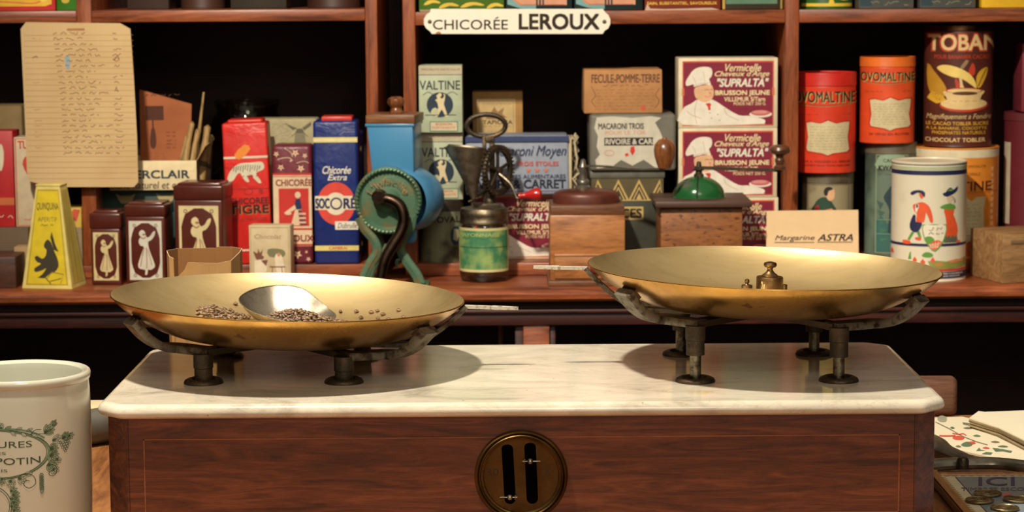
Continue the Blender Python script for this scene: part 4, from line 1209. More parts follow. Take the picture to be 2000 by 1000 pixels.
lady_tin(177, 237, 412, 446, (175, 446, 243, 557), 0, 3.345, .045, 's', 'smallest maroon tin with a dancing lady, leftmost of the three', 0, -.06, (206, 190, 140))
lady_tin(245, 324, 396, 422, (245, 422, 330, 557), 0, 3.335, .055, 'm', 'middle-sized maroon tin with a silvery dancing lady', 0, -.08, (206, 202, 184))
lady_tin(341, 437, 358, 390, (341, 390, 440, 557), 0, 3.325, .065, 'l', 'largest maroon tin with a dancing lady, behind the kraft paper bag', 0, -.10, (214, 196, 146))

# green box, open carton, card and brushes
g1 = Pack(192, 392, 370, 3.47, .12, flat((22, 60, 54), .5), zb=STEPZ, yb=510)
P = g1.P.ref(540, 350, 960, 720)
for x in (655, 820):
    P.poly([(x - 40, 372), (x - 20, 382), (x + 20, 382), (x + 40, 372), (x + 30, 400), (x + 18, 420), (x - 18, 420), (x - 30, 400)], flat((176, 160, 110)), 2)
    P.scribble(x - 40, 450, x + 40, 5, 3, flat((150, 140, 100)), 2, 6, x)
g1.done('green_box', 'dark green box lying under the open cream carton', 'box')
p = Pack(214, 384, 314, 3.455, .11, flat((212, 188, 138), .7), zb=g1.top + .0003, yb=370)
t = thing('open_carton', 'open cream carton with black lettering, holding brown card and wooden sticks', 'box', (p.cx, p.d, p.zb))
M_ct = flat((230, 212, 168), .75); w2 = p.w / 2; hh = p.h; dp = .11; k_ = .0018
b = MB()
b.box(-w2, w2, 0, k_, 0, hh, M_ct, .0004); b.box(-w2, w2, dp - k_, dp, 0, hh, M_ct, .0004); b.box(-w2, -w2 + k_, k_, dp - k_, 0, hh, M_ct, 0)
b.box(w2 - k_, w2, k_, dp - k_, 0, hh, flat((150, 128, 90), .8), 0); b.box(-w2 + k_, w2 - k_, k_, dp - k_, 0, k_, M_ct, 0)
P = on_flat(b, p.w, p.h, (-w2, 0, 0)).ref(590, 180, 1095, 350)
P.text('SUPERCLAIR', 599, 236, 1053, 282, flat((40, 58, 66)), 2, .03)
P.text('blanc naturel et coloré', 596, 300, 1090, 342, flat((90, 76, 60)), 2, .01, .15)
P.scribble(1058, 240, 1082, 2, 1.5, brown, 2, 3, 1)
b.build('tray', t)
b = MB(); b.add([(w2, 0, hh), (w2, dp, hh), (w2 + .012, dp + .005, hh + .024), (w2 + .012, 0, hh + .020), (w2 + .001, 0, hh), (w2 + .001, dp, hh), (w2 + .013, dp + .005, hh + .024), (w2 + .013, 0, hh + .020)],
    [[0, 1, 2, 3], [4, 5, 6, 7], [0, 3, 7, 4], [3, 2, 6, 7], [2, 1, 5, 6], [0, 1, 5, 4]], flat((190, 160, 112), .8)); b.build('flap', t)
# folded brown leaflet
A0 = W(274, 322, 3.54); A1 = W(366, 174, 3.54); lw = A1.x - A0.x + .006; lh = A1.z - (p.zb + .003)
b = MB(); b.prism([(0, 0), (lw * .92, 0), (lw, lh * .84), (.002, lh)], 0, .004, worn('terracotta_card', (176, 104, 62), (150, 84, 50), .45, .7, 12, .8))
P = on_flat(b, lw, lh).ref(150, 50, 545, 770); dk_ = flat((84, 46, 30), .8)
P.scribble(200, 92, 460, 8, 5, dk_, 2, 8, 1); P.rect(200, 175, 335, 285, dk_, 2); P.rect(246, 285, 258, 400, dk_, 2); P.poly([(240, 350), (264, 350), (274, 450), (262, 500), (236, 500), (226, 450)], dk_, 2, 2)
for i in range(5): P.scribble(350, 380 + i * 30, 420, 5, 4, dk_, 2, 7, i + 3)
for i in range(5): P.scribble(170, 540 + i * 22, 360, 4, 3, flat((130, 76, 48)), 2, 7, i + 13)
tag(b.build('brown_leaflet', None, (A0.x, 3.545, p.zb + .003), 0, rx=.06), 'terracotta card printed with a whisk, upright in the open cream carton', 'card')
M_st = wood('pale_stick_wood', (120, 92, 50), (172, 138, 84), (204, 172, 114), sc=(6, 6, 1.5), rough=.6)
M_string = flat((86, 74, 52), .8)
sticks = [((352, 330), (376, 236), .007), ((364, 330), (388, 250), .008), ((377, 326), (398, 180), .0062), ((389, 326), (406, 243), .0085), ((345, 332), (366, 262), .006), ((396, 330), (413, 262), .007)]
for i, (q0, q1, r_) in enumerate(sticks):
    dd = 3.495 + (i % 3) * .014
    a = W(q0[0], q0[1], dd); c_ = W(q1[0], q1[1], dd + .02); a.z = p.zb + .0035 + r_ * .3
    t2 = thing('brush_stick', ('thin long wooden stick reaching highest out of the open cream carton' if i == 2 else 'pale wooden brush stick tied with string, bundled in the open cream carton'), 'stick', a, 0, None if i == 2 else 'wooden sticks in the open carton')
    v_ = c_ - a; L = v_.length
    Mx = v_.to_track_quat('Z', 'Y').to_matrix().to_4x4()
    b = MB(); b.lathe([(0, 0), (r_ * .5, 0), (r_ * .5, L * .3), (r_ * .42, L * .6), (r_ * .25, L), (0, L)] if i == 2 else [(0, 0), (r_ * .95, 0), (r_ * .85, L * .4), (r_ * .55, L * .75), (r_ * .62, L * .95), (0, L)], M_st, 12, Mx); b.build('shaft', t2)
    if i != 2:
        b = MB(); b.lathe([(r_ * .90, L * .28), (r_ * .98, L * .30), (r_ * .96, L * .34), (r_ * .86, L * .37)], M_string, 12, Mx); b.build('string', t2)

# glass jar at the back
def glassy(name, tint):
    mt, nt, bs = nodes(name); nt.nodes.remove(bs); out = nt.nodes['Material Output']
    tr = nt.nodes.new('ShaderNodeBsdfTransparent'); tr.inputs[0].default_value = (*tint, 1)
    gl = nt.nodes.new('ShaderNodeBsdfGlossy'); gl.inputs['Roughness'].default_value = .03
    lw = nt.nodes.new('ShaderNodeLayerWeight'); lw.inputs[0].default_value = .45
    mx = nt.nodes.new('ShaderNodeMixShader')
    mr = nt.nodes.new('ShaderNodeMath'); mr.operation = 'MULTIPLY'; mr.inputs[1].default_value = .8
    nt.links.new(lw.outputs['Fresnel'], mr.inputs[0]); nt.links.new(mr.outputs[0], mx.inputs[0])
    nt.links.new(tr.outputs[0], mx.inputs[1]); nt.links.new(gl.outputs[0], mx.inputs[2]); nt.links.new(mx.outputs[0], out.inputs[0])
    return mt
M_glass = glassy('jar_glass', (.90, .93, .88))
cx, zb_, w_, h_ = slot(402, 552, 196, 3.60, zb=STEPZ, yb=500)
t = thing('glass_jar', 'large glass jar with dark contents, behind the red tiger packet', 'jar', (cx, 3.60 + w_ / 2, STEPZ)); r = w_ / 2
b = MB(); b.lathe([(0, .003), (r * .9, .003), (r, .012), (r, h_ * .78), (r * .93, h_ * .86), (r * .8, h_ * .90), (r * .8, h_ * .93), (r * .83, h_ * .94), (r * .83, h_ * .96), (r * .78, h_ * .96),
                   (r * .78, h_ * .895), (r * .90, h_ * .85), (r * .97, h_ * .77), (r * .97, .014), (r * .88, .006), (0, .006)], M_glass, 64); b.build('glass', t)
b = MB(); b.lathe([(r * .72, h_ * .955), (r * .84, h_ * .962), (r * .86, h_ * .975), (r * .84, h_ * .99), (r * .3, h_), (0, h_)], M_glass, 64); b.build('lid', t)
b = MB(); b.lathe([(0, .0065), (r * .87, .0065), (r * .955, .016), (r * .955, h_ * .5), (r * .7, h_ * .54), (0, h_ * .56)], worn('dark_jar_contents', (104, 84, 58), (62, 48, 34), .45, .6, 60, .8), 40)
b.build('contents', t)

# red packet with tiger
p = Pack(444, 531, 240, 3.43, .052, wrinkled((212, 42, 34)), zb=STEPZ, yb=518, bev=.003, seg=3, ry=-.03)
P = p.P.ref(103, 168, 360, 945)
wtt = flat((224, 212, 186)); P.rect(105, 350, 358, 362, wtt, 2); P.rect(105, 862, 358, 872, wtt, 2)
og2 = flat((232, 140, 50)); P.poly([(168, 340), (228, 286), (262, 312), (196, 368)], og2, 3, 2)
tg = flat((216, 206, 178))
P.poly([(120, 478), (132, 440), (160, 408), (200, 388), (250, 386), (290, 384), (322, 384), (335, 400), (332, 424), (305, 436), (286, 446), (300, 470), (316, 496), (300, 500), (270, 470), (262, 452), (236, 462), (246, 488), (230, 492), (206, 462), (196, 440), (176, 450), (158, 476), (140, 486)], tg, 3, 2)
for i in range(13):
    x = 150 + i * 13.5; P.line([(x, 396 + abs(i - 7) * 1.6), (x - 7, 424 + (i % 3) * 6)], 4, ink, 4)
for i in range(4): P.line([(206 + i * 26, 462), (218 + i * 26, 458)], 3.5, ink, 4)
P.text('CHICOREE', 125, 580, 352, 612, flat((60, 14, 14)), 2, .03); P.text('TIGRE', 128, 622, 352, 668, flat((206, 140, 70)), 2, .05); P.text('TIGRE', 124, 620, 350, 666, flat((40, 12, 12)), 3, .04)
P.ring(238, 545, 26, 18, 4, flat((150, 28, 26)), 2, 20); P.ell(310, 545, 14, 14, flat((160, 30, 28)), 2); P.text('PAUL MAIRESSE', 140, 690, 340, 706, flat((140, 26, 24)), 2, .01); P.rect(104, 528, 359, 532, flat((150, 26, 24)), 2)
p.asthing('chicory_packet', 'tall red paper packet with a walking tiger and orange price sticker', 'packet', 'tall chicory packets')
b = MB(); b.box(-p.w / 2 + .008, p.w / 2 - .006, .003, .049, p.h - .001, p.h + .005, flat((206, 50, 36), .4), .003, 3); b.build('folded_top', p.t)

# windmill bag behind
pm = Pack(503, 622, 232, 3.52, .05, flat((172, 162, 124), .75), zb=STEPZ, yb=515, bev=.004, seg=3)
P = pm.P.ref(285, 140, 610, 920); wk = flat((104, 100, 80), .8)
P.poly([(484, 280), (492, 220), (540, 220), (550, 280)], flat((138, 132, 104)), 2); P.poly([(490, 222), (500, 200), (515, 194), (532, 200), (542, 222)], wk, 2)
for a_, b_ in (((515, 205), (440, 165)), ((515, 205), (575, 165)), ((515, 205), (470, 240)), ((515, 205), (560, 240))):
    P.line([a_, b_], 3, wk, 3)
P.poly([(530, 190), (575, 158), (578, 176), (540, 206)], wk, 3); P.poly([(500, 192), (452, 176), (440, 166), (480, 205)], wk, 3)
for i in range(5): P.line([(488, 232 + i * 10), (545, 232 + i * 10)], 1.5, wk, 3)
for i in range(9): P.scribble(365, 170 + i * 13, 470, 4, 2, flat((140, 134, 108)), 2, 6, i)
pm.done('windmill_bag', 'beige paper bag printed with a windmill, behind the patterned slim packet', 'bag')

# slim patterned packet
p = Pack(533, 610, 283, 3.425, .05, wrinkled((112, 38, 52)), zb=STEPZ, yb=518, bev=.006, seg=3)
P = p.P.ref(372, 280, 580, 940); fl = flat((222, 196, 160)); rd2 = flat((196, 44, 36))
def flower(x, y, s_):
    P.poly([(x + s_ * (1 if i % 2 == 0 else .45) * math.cos(i * PI / 5 + .3), y + s_ * (1 if i % 2 == 0 else .45) * math.sin(i * PI / 5 + .3)) for i in range(10)], fl, 2, 2); P.ell(x, y, s_ * .25, s_ * .25, flat((206, 120, 90)), 3, 10)
for f_ in ((395, 330, 17), (495, 325, 22), (545, 340, 16), (418, 404, 20), (523, 410, 22), (470, 368, 8), (498, 886, 26), (555, 912, 14), (415, 880, 20), (440, 925, 12), (545, 872, 10)): flower(*f_)
P.line([(400, 360), (440, 350), (465, 352), (480, 368)], 4, fl, 2, 4); P.line([(440, 300), (470, 320), (480, 345)], 3, fl, 2, 4); P.line([(500, 380), (540, 370), (565, 380)], 3, fl, 2, 4)
P.rect(375, 436, 577, 458, rd2, 1); P.rect(375, 456, 577, 520, fl, 2); P.rect(375, 447, 577, 452, fl, 2)
P.text('CHICORÉE', 390, 462, 580, 506, flat((130, 36, 34)), 3, .02)
P.rect(375, 520, 577, 730, fl, 1); P.rect(403, 520, 562, 728, rd2, 2)
P.ell(504, 556, 15, 18, fl, 4); P.poly([(492, 580), (516, 576), (524, 620), (520, 640), (492, 640), (488, 610)], navy, 3); P.poly([(488, 610), (494, 632), (446, 664), (430, 655)], fl, 4)
P.poly([(490, 636), (522, 636), (552, 724), (466, 724)], fl, 3); P.poly([(505, 640), (522, 638), (552, 724), (512, 724)], flat((120, 36, 60)), 4)
for i in range(3): P.rect(508, 655 + i * 24, 545, 665 + i * 24, fl, 5)
P.ell(452, 658, 18, 8, fl, 4); P.rect(375, 728, 577, 840, fl, 1); P.rect(375, 740, 577, 750, rd2, 2); P.text('LEROUX', 396, 778, 584, 814, flat((130, 36, 34)), 3, .025); P.rect(375, 828, 577, 838, rd2, 2)
p.done('chicory_packet', 'slim patterned plum and red chicory packet showing a woman in an apron', 'packet', 'tall chicory packets')


# blue packet
def blue_pack(x0, x1, yt, d, label, front):
    p = Pack(x0, x1, yt, d, .055, wrinkled((24, 44, 112)), zb=STEPZ, yb=518, bev=.0045, seg=3)
    P = p.P.ref(590, 150, 838, 940); py_ = flat((226, 210, 120))
    P.rect(592, 240, 836, 268, py_, 2); P.rect(592, 836, 836, 864, py_, 2); P.rect(592, 250, 836, 260, cream, 3)
    P.text('Chicorée', 640, 398, 798, 440, white, 2, .012, .35); P.text('Extra', 668, 444, 775, 476, white, 2, .012, .35)
    P.ell(714, 604, 104, 118, flat((220, 72, 56)), 2, 40); P.ell(712, 605, 60, 62, cream, 3, 36)
    P.rect(596, 562, 828, 638, cream, 3); P.text('SOC', 600, 576, 676, 630, navy, 4, .03); P.text('RÉ', 756, 562, 824, 630, navy, 4, .03)
    P.ring(714, 604, 34, 34, 9, navy, 5, 30); P.ell(714, 604, 24, 24, cream, 5)
    P.rect(706, 702, 834, 748, white, 3); P.text('Dubrulle', 720, 710, 828, 740, ink, 4, 0, .3)
    P.text('CAMBRAI', 670, 842, 770, 858, flat((206, 90, 60)), 3, .02)
    p.asthing('chicory_packet', label, 'packet', 'tall chicory packets')
    b = MB(); b.box(-p.w / 2 + .012, p.w / 2 - .008, .004, .05, p.h - .001, p.h + .006, flat((204, 60, 48), .4), .002); b.build('red_seal', p.t)
    return p


blue_pack(613, 700, 236, 3.42, 'tall blue packet with a red and cream round emblem, left of the blue mill', True)
blue_pack(630, 708, 258, 3.50, 'second blue packet, almost hidden behind the front blue one', False)

# small beige box
p = Pack(486, 568, 440, 3.375, .028, flat((206, 188, 148), .6), zb=LEDGE, yb=545, bev=.0012, rz=-.10)
P = p.P.ref(232, 712, 472, 1010); P.frame(240, 722, 464, 1004, 4, flat((182, 158, 116)), 1)
P.text('Chocolat', 265, 760, 420, 784, flat((170, 130, 100)), 2, 0, .2)
bb = flat((120, 74, 52)); gg = flat((120, 120, 84)); pp = flat((226, 214, 184))
P.poly([(262, 870), (256, 850), (280, 862), (284, 836), (296, 860), (312, 838), (306, 872), (320, 880), (300, 900), (276, 896)], bb, 2, 2)
P.poly([(262, 900), (300, 894), (340, 910), (330, 960), (262, 980)], pp, 3); P.poly([(300, 900), (340, 896), (330, 930)], bb, 4)
P.poly([(380, 880), (400, 862), (420, 872), (428, 900), (436, 960), (392, 964)], pp, 3, 2); P.ell(404, 868, 10, 10, flat((200, 140, 100)), 4)
P.poly([(340, 840), (400, 836), (440, 850), (430, 880), (350, 880)], gg, 2, 2); P.rect(350, 930, 440, 936, bb, 4); P.line([(366, 936), (362, 985)], 4, bb, 4); P.line([(420, 936), (424, 985)], 4, bb, 4)
p.done('small_picture_box', 'small beige box with a faded scene, in front of the red tiger packet', 'box')

# ------------------------------------------------------------ blue and green wall-type mill
M_blue = worn('sky_blue_enamel', (74, 140, 184), (48, 100, 140), .55, .8, 9, .28, 0, .05)
M_green = worn('sea_green_iron', (84, 118, 92), (122, 112, 70), .52, .68, 40, .42, .25, .5)
M_greenb = worn('bronzed_green_iron', (184, 142, 88), (130, 112, 70), .45, .6, 60, .4, .4, .4)
M_dark = metal('dark_crank_iron', (78, 62, 52), .34, (50, 38, 30), .45, .65, 50, .1)
M_knob = wood('turned_knob_wood', (84, 44, 22), (130, 78, 42), (166, 108, 64), sc=(10, 10, 3), rough=.3, coat=.3)
M_lidw = wood('brown_lid_wood', (94, 56, 32), (134, 88, 54), (160, 112, 72), rough=.4)
D = 3.30
o = W(758, 392, D)
t = thing('crank_coffee_mill', 'large cast-iron mill with blue hopper, green round front and dark crank', 'coffee mill', (o.x, D, LEDGE))
s_ = D / FP
zc = o.z - LEDGE; R_ = 66 * s_
def at(px, py): return ((px - 758) * s_, zc - (py - 392) * s_)
Mf = Matrix.Translation((0, 0, zc)) @ Matrix.Rotation(PI / 2, 4, 'X')      # local z of the lathe -> towards the viewer (-y)
b = MB()
b.lathe([(0, .001), (R_ * .30, .001), (R_ * .34, -.001), (R_ * .80, -.003), (R_ * .86, .0), (R_ * .93, .003), (R_ * 1.0, .001), (R_ * 1.0, -.006), (0, -.006)], M_green, 72, Mf)
b.lathe([(0, .008), (R_ * .22, .007), (R_ * .30, .003), (R_ * .38, .0)], M_green, 40, Mf)
plate = b.build('front_plate', t)
b = MB()
for i in range(46):                                # rope moulding
    a = PI * (-.16) + (2 * PI - .62) * i / 46
    c_ = Vector((R_ * .93 * math.cos(a + .12), -.0035, zc + R_ * .93 * math.sin(a + .12)))
    b.lathe([(0, -.0028), (.0020, -.002), (.0026, 0), (.0020, .002), (0, .0028)], M_green, 8, Matrix.Translation(c_) @ Matrix.Rotation(-a - .5, 4, 'Y'))
b.build('rope_moulding', plate)
b = MB(); v_, f_ = text_mesh("L'Infacilie", 0, .1)
pts = [];
for x, y in v_:
    a = math.radians(158 - 136 * x); r = R_ * (.50 + .22 * (1 - y))
    pts.append((r * math.cos(a), zc + r * math.sin(a)))
n = len(pts); b.add([(x, -.0036, z) for x, z in pts] + [(x, .0005, z) for x, z in pts], [list(q) for q in f_], M_greenb)
b.build('raised_lettering', plate)
# blue drum behind, going back and to the right
Md = Matrix.Translation((.012, 0, zc - .002)) @ Matrix.Rotation(PI / 2, 4, 'X') @ Matrix.Rotation(-.36, 4, 'Y')
b = MB(); b.lathe([(R_ * .90, -.006), (R_ * .96, -.012), (R_ * .96, -.060), (R_ * .80, -.085), (0, -.088)], M_blue, 64, Md); b.build('drum', t)
b = MB(); x_, z_ = at(812, 480); b.box(.008, x_, .010, .05, z_, zc - R_ * .55, M_blue, .008, 3); b.build('drum_foot', t)
# hopper
x0, z1 = at(714, 242); x1, z0 = at(806, 345)
b = MB()
b.box(x0, x1, .012, .085, z0, z1, M_blue, .002, 2)
b.v = [Vector((v.x * (1 - .10 * (z1 - v.z) / (z1 - z0)) + .004 * (z1 - v.z) / (z1 - z0), v.y, v.z)) for v in b.v]
b.box(x0 - .002, x1 + .002, .010, .087, z1 - .004, z1, M_blue, .001)
b.build('hopper', t, rz=-.13)
b = MB(); xl_, zt_ = at(712, 226); b.box(x0 - .001, x1 + .003, .010, .088, z1 + .0001, zt_ + .001, M_lidw, .0015); lid = b.build('hopper_lid', t, rz=-.13)
b = MB(); kx, kz = at(765, 190)
b.lathe([(.0100, 0), (.0105, .002), (.0085, .004), (.0075, .008), (.0085, .010), (.0115, .0125), (.0128, .0165), (.0118, .0205), (.007, .0238), (0, .0245)], M_knob, 32, Matrix.Translation((kx, .045, zt_ + .001))); b.build('lid_knob', lid)
# legs
lw = [(-1.1, -.6), (-.6, -1), (.6, -1), (1.1, -.6), (1.1, .6), (.6, 1), (-.6, 1), (-1.1, .6)]
for sx in (-1, 1):
    P1 = [(700, 425), (712, 448), (730, 470), (735, 492), (722, 515), (710, 540), (700, 556 + 8)] if sx < 0 else [(806, 425), (800, 448), (786, 468), (782, 488), (794, 512), (812, 538), (822, 556 + 8)]
    pts = [(at(*q)[0], -.002, max(at(*q)[1], .003)) for q in spline(P1, 4, False)]
    b = MB(); n = len(pts); b.sweep(pts, lw, M_green, None, False, [(.0052 + .0016 * i / n, .0045) for i in range(n)], up=(0, -1, 0))
    b.sweep([(x, y - .0042, z) for x, y, z in pts], lw, M_green, None, False, [(.0016, .0016)] * n, up=(0, -1, 0))
    fx = pts[-1][0]; b.box(fx - .010, fx + .010, -.010, .050, 0, .004, M_green, .0015)
    b.build('leg', t)
    pts = [(x * .8, .045, z) for x, y, z in pts]
    b = MB(); b.sweep(pts, lw, M_green, None, False, .0045 and [(.0045, .0045)] * n, up=(0, -1, 0)); b.box(pts[-1][0] - .006, pts[-1][0] + .006, .040, .050, 0, .004, M_green, .001); b.build('leg', t)
b = MB()
for sx in (-1, 1):
    cx_2, cz_2 = at(762 + sx * 16, 520)
    sp = [(cx_2 + sx * (.010 - .0022 * k) * math.cos(k * .9), .0, cz_2 + (.012 - .0022 * k) * math.sin(k * .9)) for k in range(5)]
    b.tube(spline([at(762 + sx * 8, 478)[:1] + (0,) + at(762 + sx * 8, 478)[1:], at(762 + sx * 20, 500)[:1] + (0,) + at(762 + sx * 20, 500)[1:]] + sp, 4, False), .0026, M_green, 8)
b.build('scrollwork', t)
# crank
pts = [(at(*q)[0], y, at(*q)[1]) for q, y in (((745, 385), -.020), ((762, 386), -.022), ((782, 398), -.024), ((790, 424), -.026), ((784, 450), -.028), ((768, 476), -.030), ((752, 505), -.032), ((742, 548), -.034))]
pts = spline(pts, 5, False); n = len(pts)
b = MB(); b.tube(pts, [.0072 + .0012 * math.sin(PI * i / n) for i in range(n)], M_dark, 14)
b.lathe([(0, .030), (.003, .030), (.0032, .028), (.0085, .028), (.0095, .026), (.0095, .014), (.011, .013), (.011, .006), (0, .006)], M_dark, 28, Matrix.Translation((at(742, 0)[0], 0, at(0, 383)[1])) @ Matrix.Rotation(PI / 2, 4, 'X'))
b.build('crank', t)

# ------------------------------------------------------------ jar beater
D = 3.335; s_ = D / FP; o = W(945, 556, D)
t = thing('jar_beater', 'glass jar with green label, tin funnel and black geared beater with red handle', 'egg beater', (W(945, 480, D).x, D + .036, LEDGE))
zc = LEDGE; base = W(945, 556, D).z
def zj(py): return (W(945, py, D + .03).z - LEDGE)
r = 49 * s_ * 1.0
hj = zj(432)
M_glass2 = glassy('beater_jar_glass', (.93, .95, .92))
b = MB(); b.lathe([(0, .004), (r * .6, .003), (r * .82, .0), (r * .94, .002), (r, .010), (r, hj * .80), (r * .96, hj * .88), (r * .86, hj * .95), (r * .86, hj),
                   (r * .83, hj), (r * .83, hj * .94), (r * .93, hj * .87), (r * .968, hj * .79), (r * .968, .014), (r * .9, .008), (r * .6, .0075), (0, .008)], M_glass2, 72); b.build('jar', t)
z0, z1 = zj(527) - .0, zj(442)
b = MB(); n = 24
vv = []; ff = []
for i in range(n + 1):
    a = (-.52 + 1.0 * i / n) * PI * .86
    vv += [((r + .0006) * math.sin(a), -(r + .0006) * math.cos(a), z0), ((r + .0006) * math.sin(a), -(r + .0006) * math.cos(a), z1)]
ff = [[2 * i, 2 * i + 2, 2 * i + 3, 2 * i + 1] for i in range(n)]
b.add(vv, ff, flat((206, 196, 140), .6), None, True)
P = Print(b, 1, 1, lambda u, v, o: Vector(((r + .0008 + o) * math.sin((u - .5) * PI * .78 - .05), -(r + .0008 + o) * math.cos((u - .5) * PI * .78 - .05), z0 + (z1 - z0) * (.06 + .88 * (1 - v)))), (0, 0, 1, 1)); P.maxdu = .04
P.rect(0, 0, 1, 1, worn('mottled_green_label', (60, 124, 84), (142, 168, 96), .42, .62, 45, .6, 0, 0), 0)
P.text('MAYONNAISE', .05, .06, .8, .15, flat((170, 180, 110)), 1, .01); P.rect(0, .42, 1, .44, flat((40, 80, 60)), 1); P.scribble(.1, .2, .9, .012, .012, flat((40, 90, 60)), 1, .03, 2)
b.build('label', t)
b = MB(); zl0, zl1 = zj(436), zj(404)
b.lathe([(r * .9, zl0), (r * .98, zl0), (r * .995, zl0 + .003), (r * .97, zl0 + .005), (r * .97, zl0 + .012), (r * .985, zl0 + .014), (r * .97, zl0 + .017), (r * .93, zl1 - .002), (r * .6, zl1), (0, zl1)], metal('grey_zinc', (156, 142, 118), .45, (104, 92, 74), .4, .65, 60, .3), 64)
b.box(-.016, .024, -.010, .012, zl1 - .001, zl1 + .005, M_iron, .001); b.build('lid', t)
# stand with gear wheel
xw = (965 - 945) * s_
b = MB(); b.box(xw - .016, xw - .010, -.004, .004, zl1 + .004, zj(262), M_iron, .001); b.box(xw - .002 - .004, xw + .002, -.003, .003, zl1 + .004, zj(268), M_iron, .001)
b.lathe([(0, zl1 + .004), (.008, zl1 + .004), (.008, zl1 + .010), (.0055, zl1 + .014), (0, zl1 + .014)], M_iron, 20, Matrix.Translation((xw - .006, 0, 0)))
b.build('stand', t)
b = MB(); zg = zj(333); xg = (973 - 945) * s_
Mg = Matrix.Translation((xg, -.006, zg)) @ Matrix.Rotation(.95, 4, 'Z') @ Matrix.Rotation(PI / 2, 4, 'X')
rg = 49 * s_
b.lathe([(rg * .78, -.003), (rg * .96, -.003), (rg, -.001), (rg, .001), (rg * .96, .003), (rg * .78, .003), (rg * .78, -.003)], M_iron, 64, Mg)
for i in range(40):
    a = 2 * PI * i / 40; M2 = Mg @ Matrix.Rotation(a, 4, 'Z'); b.box(rg * .90, rg * 1.04, -.0009, .0009, -.0042, .0042, M_iron, 0, M=M2)
for i in range(5):
    a = 2 * PI * i / 5 + .3; b.box(0, rg * .82, -.0022, .0022, -.0018, .0018, M_iron, .0008, M=Mg @ Matrix.Rotation(a, 4, 'Z'))
b.lathe([(0, .006), (.005, .006), (.005, -.006), (0, -.006)], M_iron, 20, Mg); b.build('gear_wheel', t)
b = MB(); rx_, rz_ = 38 * s_, 22 * s_; cxh = (951 - 945) * s_; czh = zj(246)
loop = [(cxh + rx_ * math.cos(2 * PI * i / 40), 0, czh + rz_ * math.sin(2 * PI * i / 40) - .02 * 0) for i in range(40)]
b.sweep(loop, [(math.cos(k * PI / 4) * .0036, math.sin(k * PI / 4) * .0042) for k in range(8)], M_iron, None, True, up=(0, 1, 0))
b.box(xw - .014, xw + .002, -.004, .004, zj(280), zj(266), M_iron, .002); b.build('top_handle', t)
hx, hz = (1022 - 945) * s_, zj(380)
b = MB(); b.tube(spline([(xg + .002, -.016, zg - .004), ((998 - 945) * s_, -.020, zj(358)), ((1010 - 945) * s_, -.022, zj(384)), (hx - .002, -.022, hz)], 5, False), .0022, M_rod, 8); b.build('crank_arm', t)
b = MB(); b.lathe([(0, 0), (.0042, 0), (.0046, .002), (.0035, .006), (.0050, .012), (.0078, .020), (.0092, .026), (.0085, .031), (.004, .0335), (0, .034)], flat((186, 32, 30), .2, coat=.5), 28,
                 Matrix.Translation((hx - .006, -.022, hz - .001)) @ Matrix.Rotation(PI / 2 - .10, 4, 'Y')); b.build('red_handle', t)
# funnel: an open tin cone hanging at the left
b = MB(); M_tin = metal('dull_tinplate', (168, 152, 128), .45, (112, 96, 76), .42, .66, 50, .15)
fx0, fx1 = (868 - 945) * s_, (951 - 945) * s_; xc_ = (fx0 + fx1) / 2; rr_ = (fx1 - fx0) / 2
zt = zj(284); zb = zj(388); xtip = (926 - 945) * s_
vv = []; n = 40
for k, (f_, ro) in enumerate(((0, 1), (.33, .70), (.66, .38), (1, .10))):
    for i in range(n):
        a = 2 * PI * i / n; zz_ = zt + (zb - zt) * f_ + (.003 * -math.cos(a) * (1 - f_)) - (.0035 if (a > 2.6 and a < 3.7 and k == 0) else 0)
        vv.append((xc_ + (xtip - xc_) * f_ + rr_ * ro * math.cos(a), -.026 + .5 * rr_ * ro * math.sin(a), zz_))
vi = [(x * .96 + (xc_ + (xtip - xc_) * .3) * .04, y * .96 - .026 * .04, z + .0006) for x, y, z in vv[:n]] + [(xtip, -.026, zb + .004)]
ff = [[k * n + i, k * n + (i + 1) % n, (k + 1) * n + (i + 1) % n, (k + 1) * n + i] for k in range(3) for i in range(n)]
b.add(vv, ff, M_tin, None, True)
o_ = 0
b.add(vv[:n] + vi, [[i, (i + 1) % n, n + (i + 1) % n, n + i] for i in range(n)] + [[n + i, n + (i + 1) % n, 2 * n] for i in range(n)], metal('bright_tinplate', (190, 180, 158), .3, (140, 128, 104), .4, .7, 40), None, True)
b.lathe([(0, zb - .003), (.0022, zb - .003), (.0028, zb + .002), (0, zb + .002)], M_rod, 14, Matrix.Translation((xtip, -.026, 0)))
b.tube([(xtip - .008, -.030, zb - .002), (xtip + .010, -.022, zb + .004)], .0014, M_rod, 8)
b.tube([(xtip + .004, -.026, zb + .006), (xw - .012, -.002, zb + .012)], .0022, M_iron, 8)
b.build('funnel', t)
b = MB(); b.tube([(xw - .008, 0, .012), (xw - .008, 0, zl0)], .0014, M_rod, 8)
b.tube([(xw - .02, 0, .03), (xw - .02, 0, .012), (xw + .004, 0, .012), (xw + .004, 0, .03), (xw - .02, 0, .03)], .001, M_rod, 6); b.build('whisk', t)

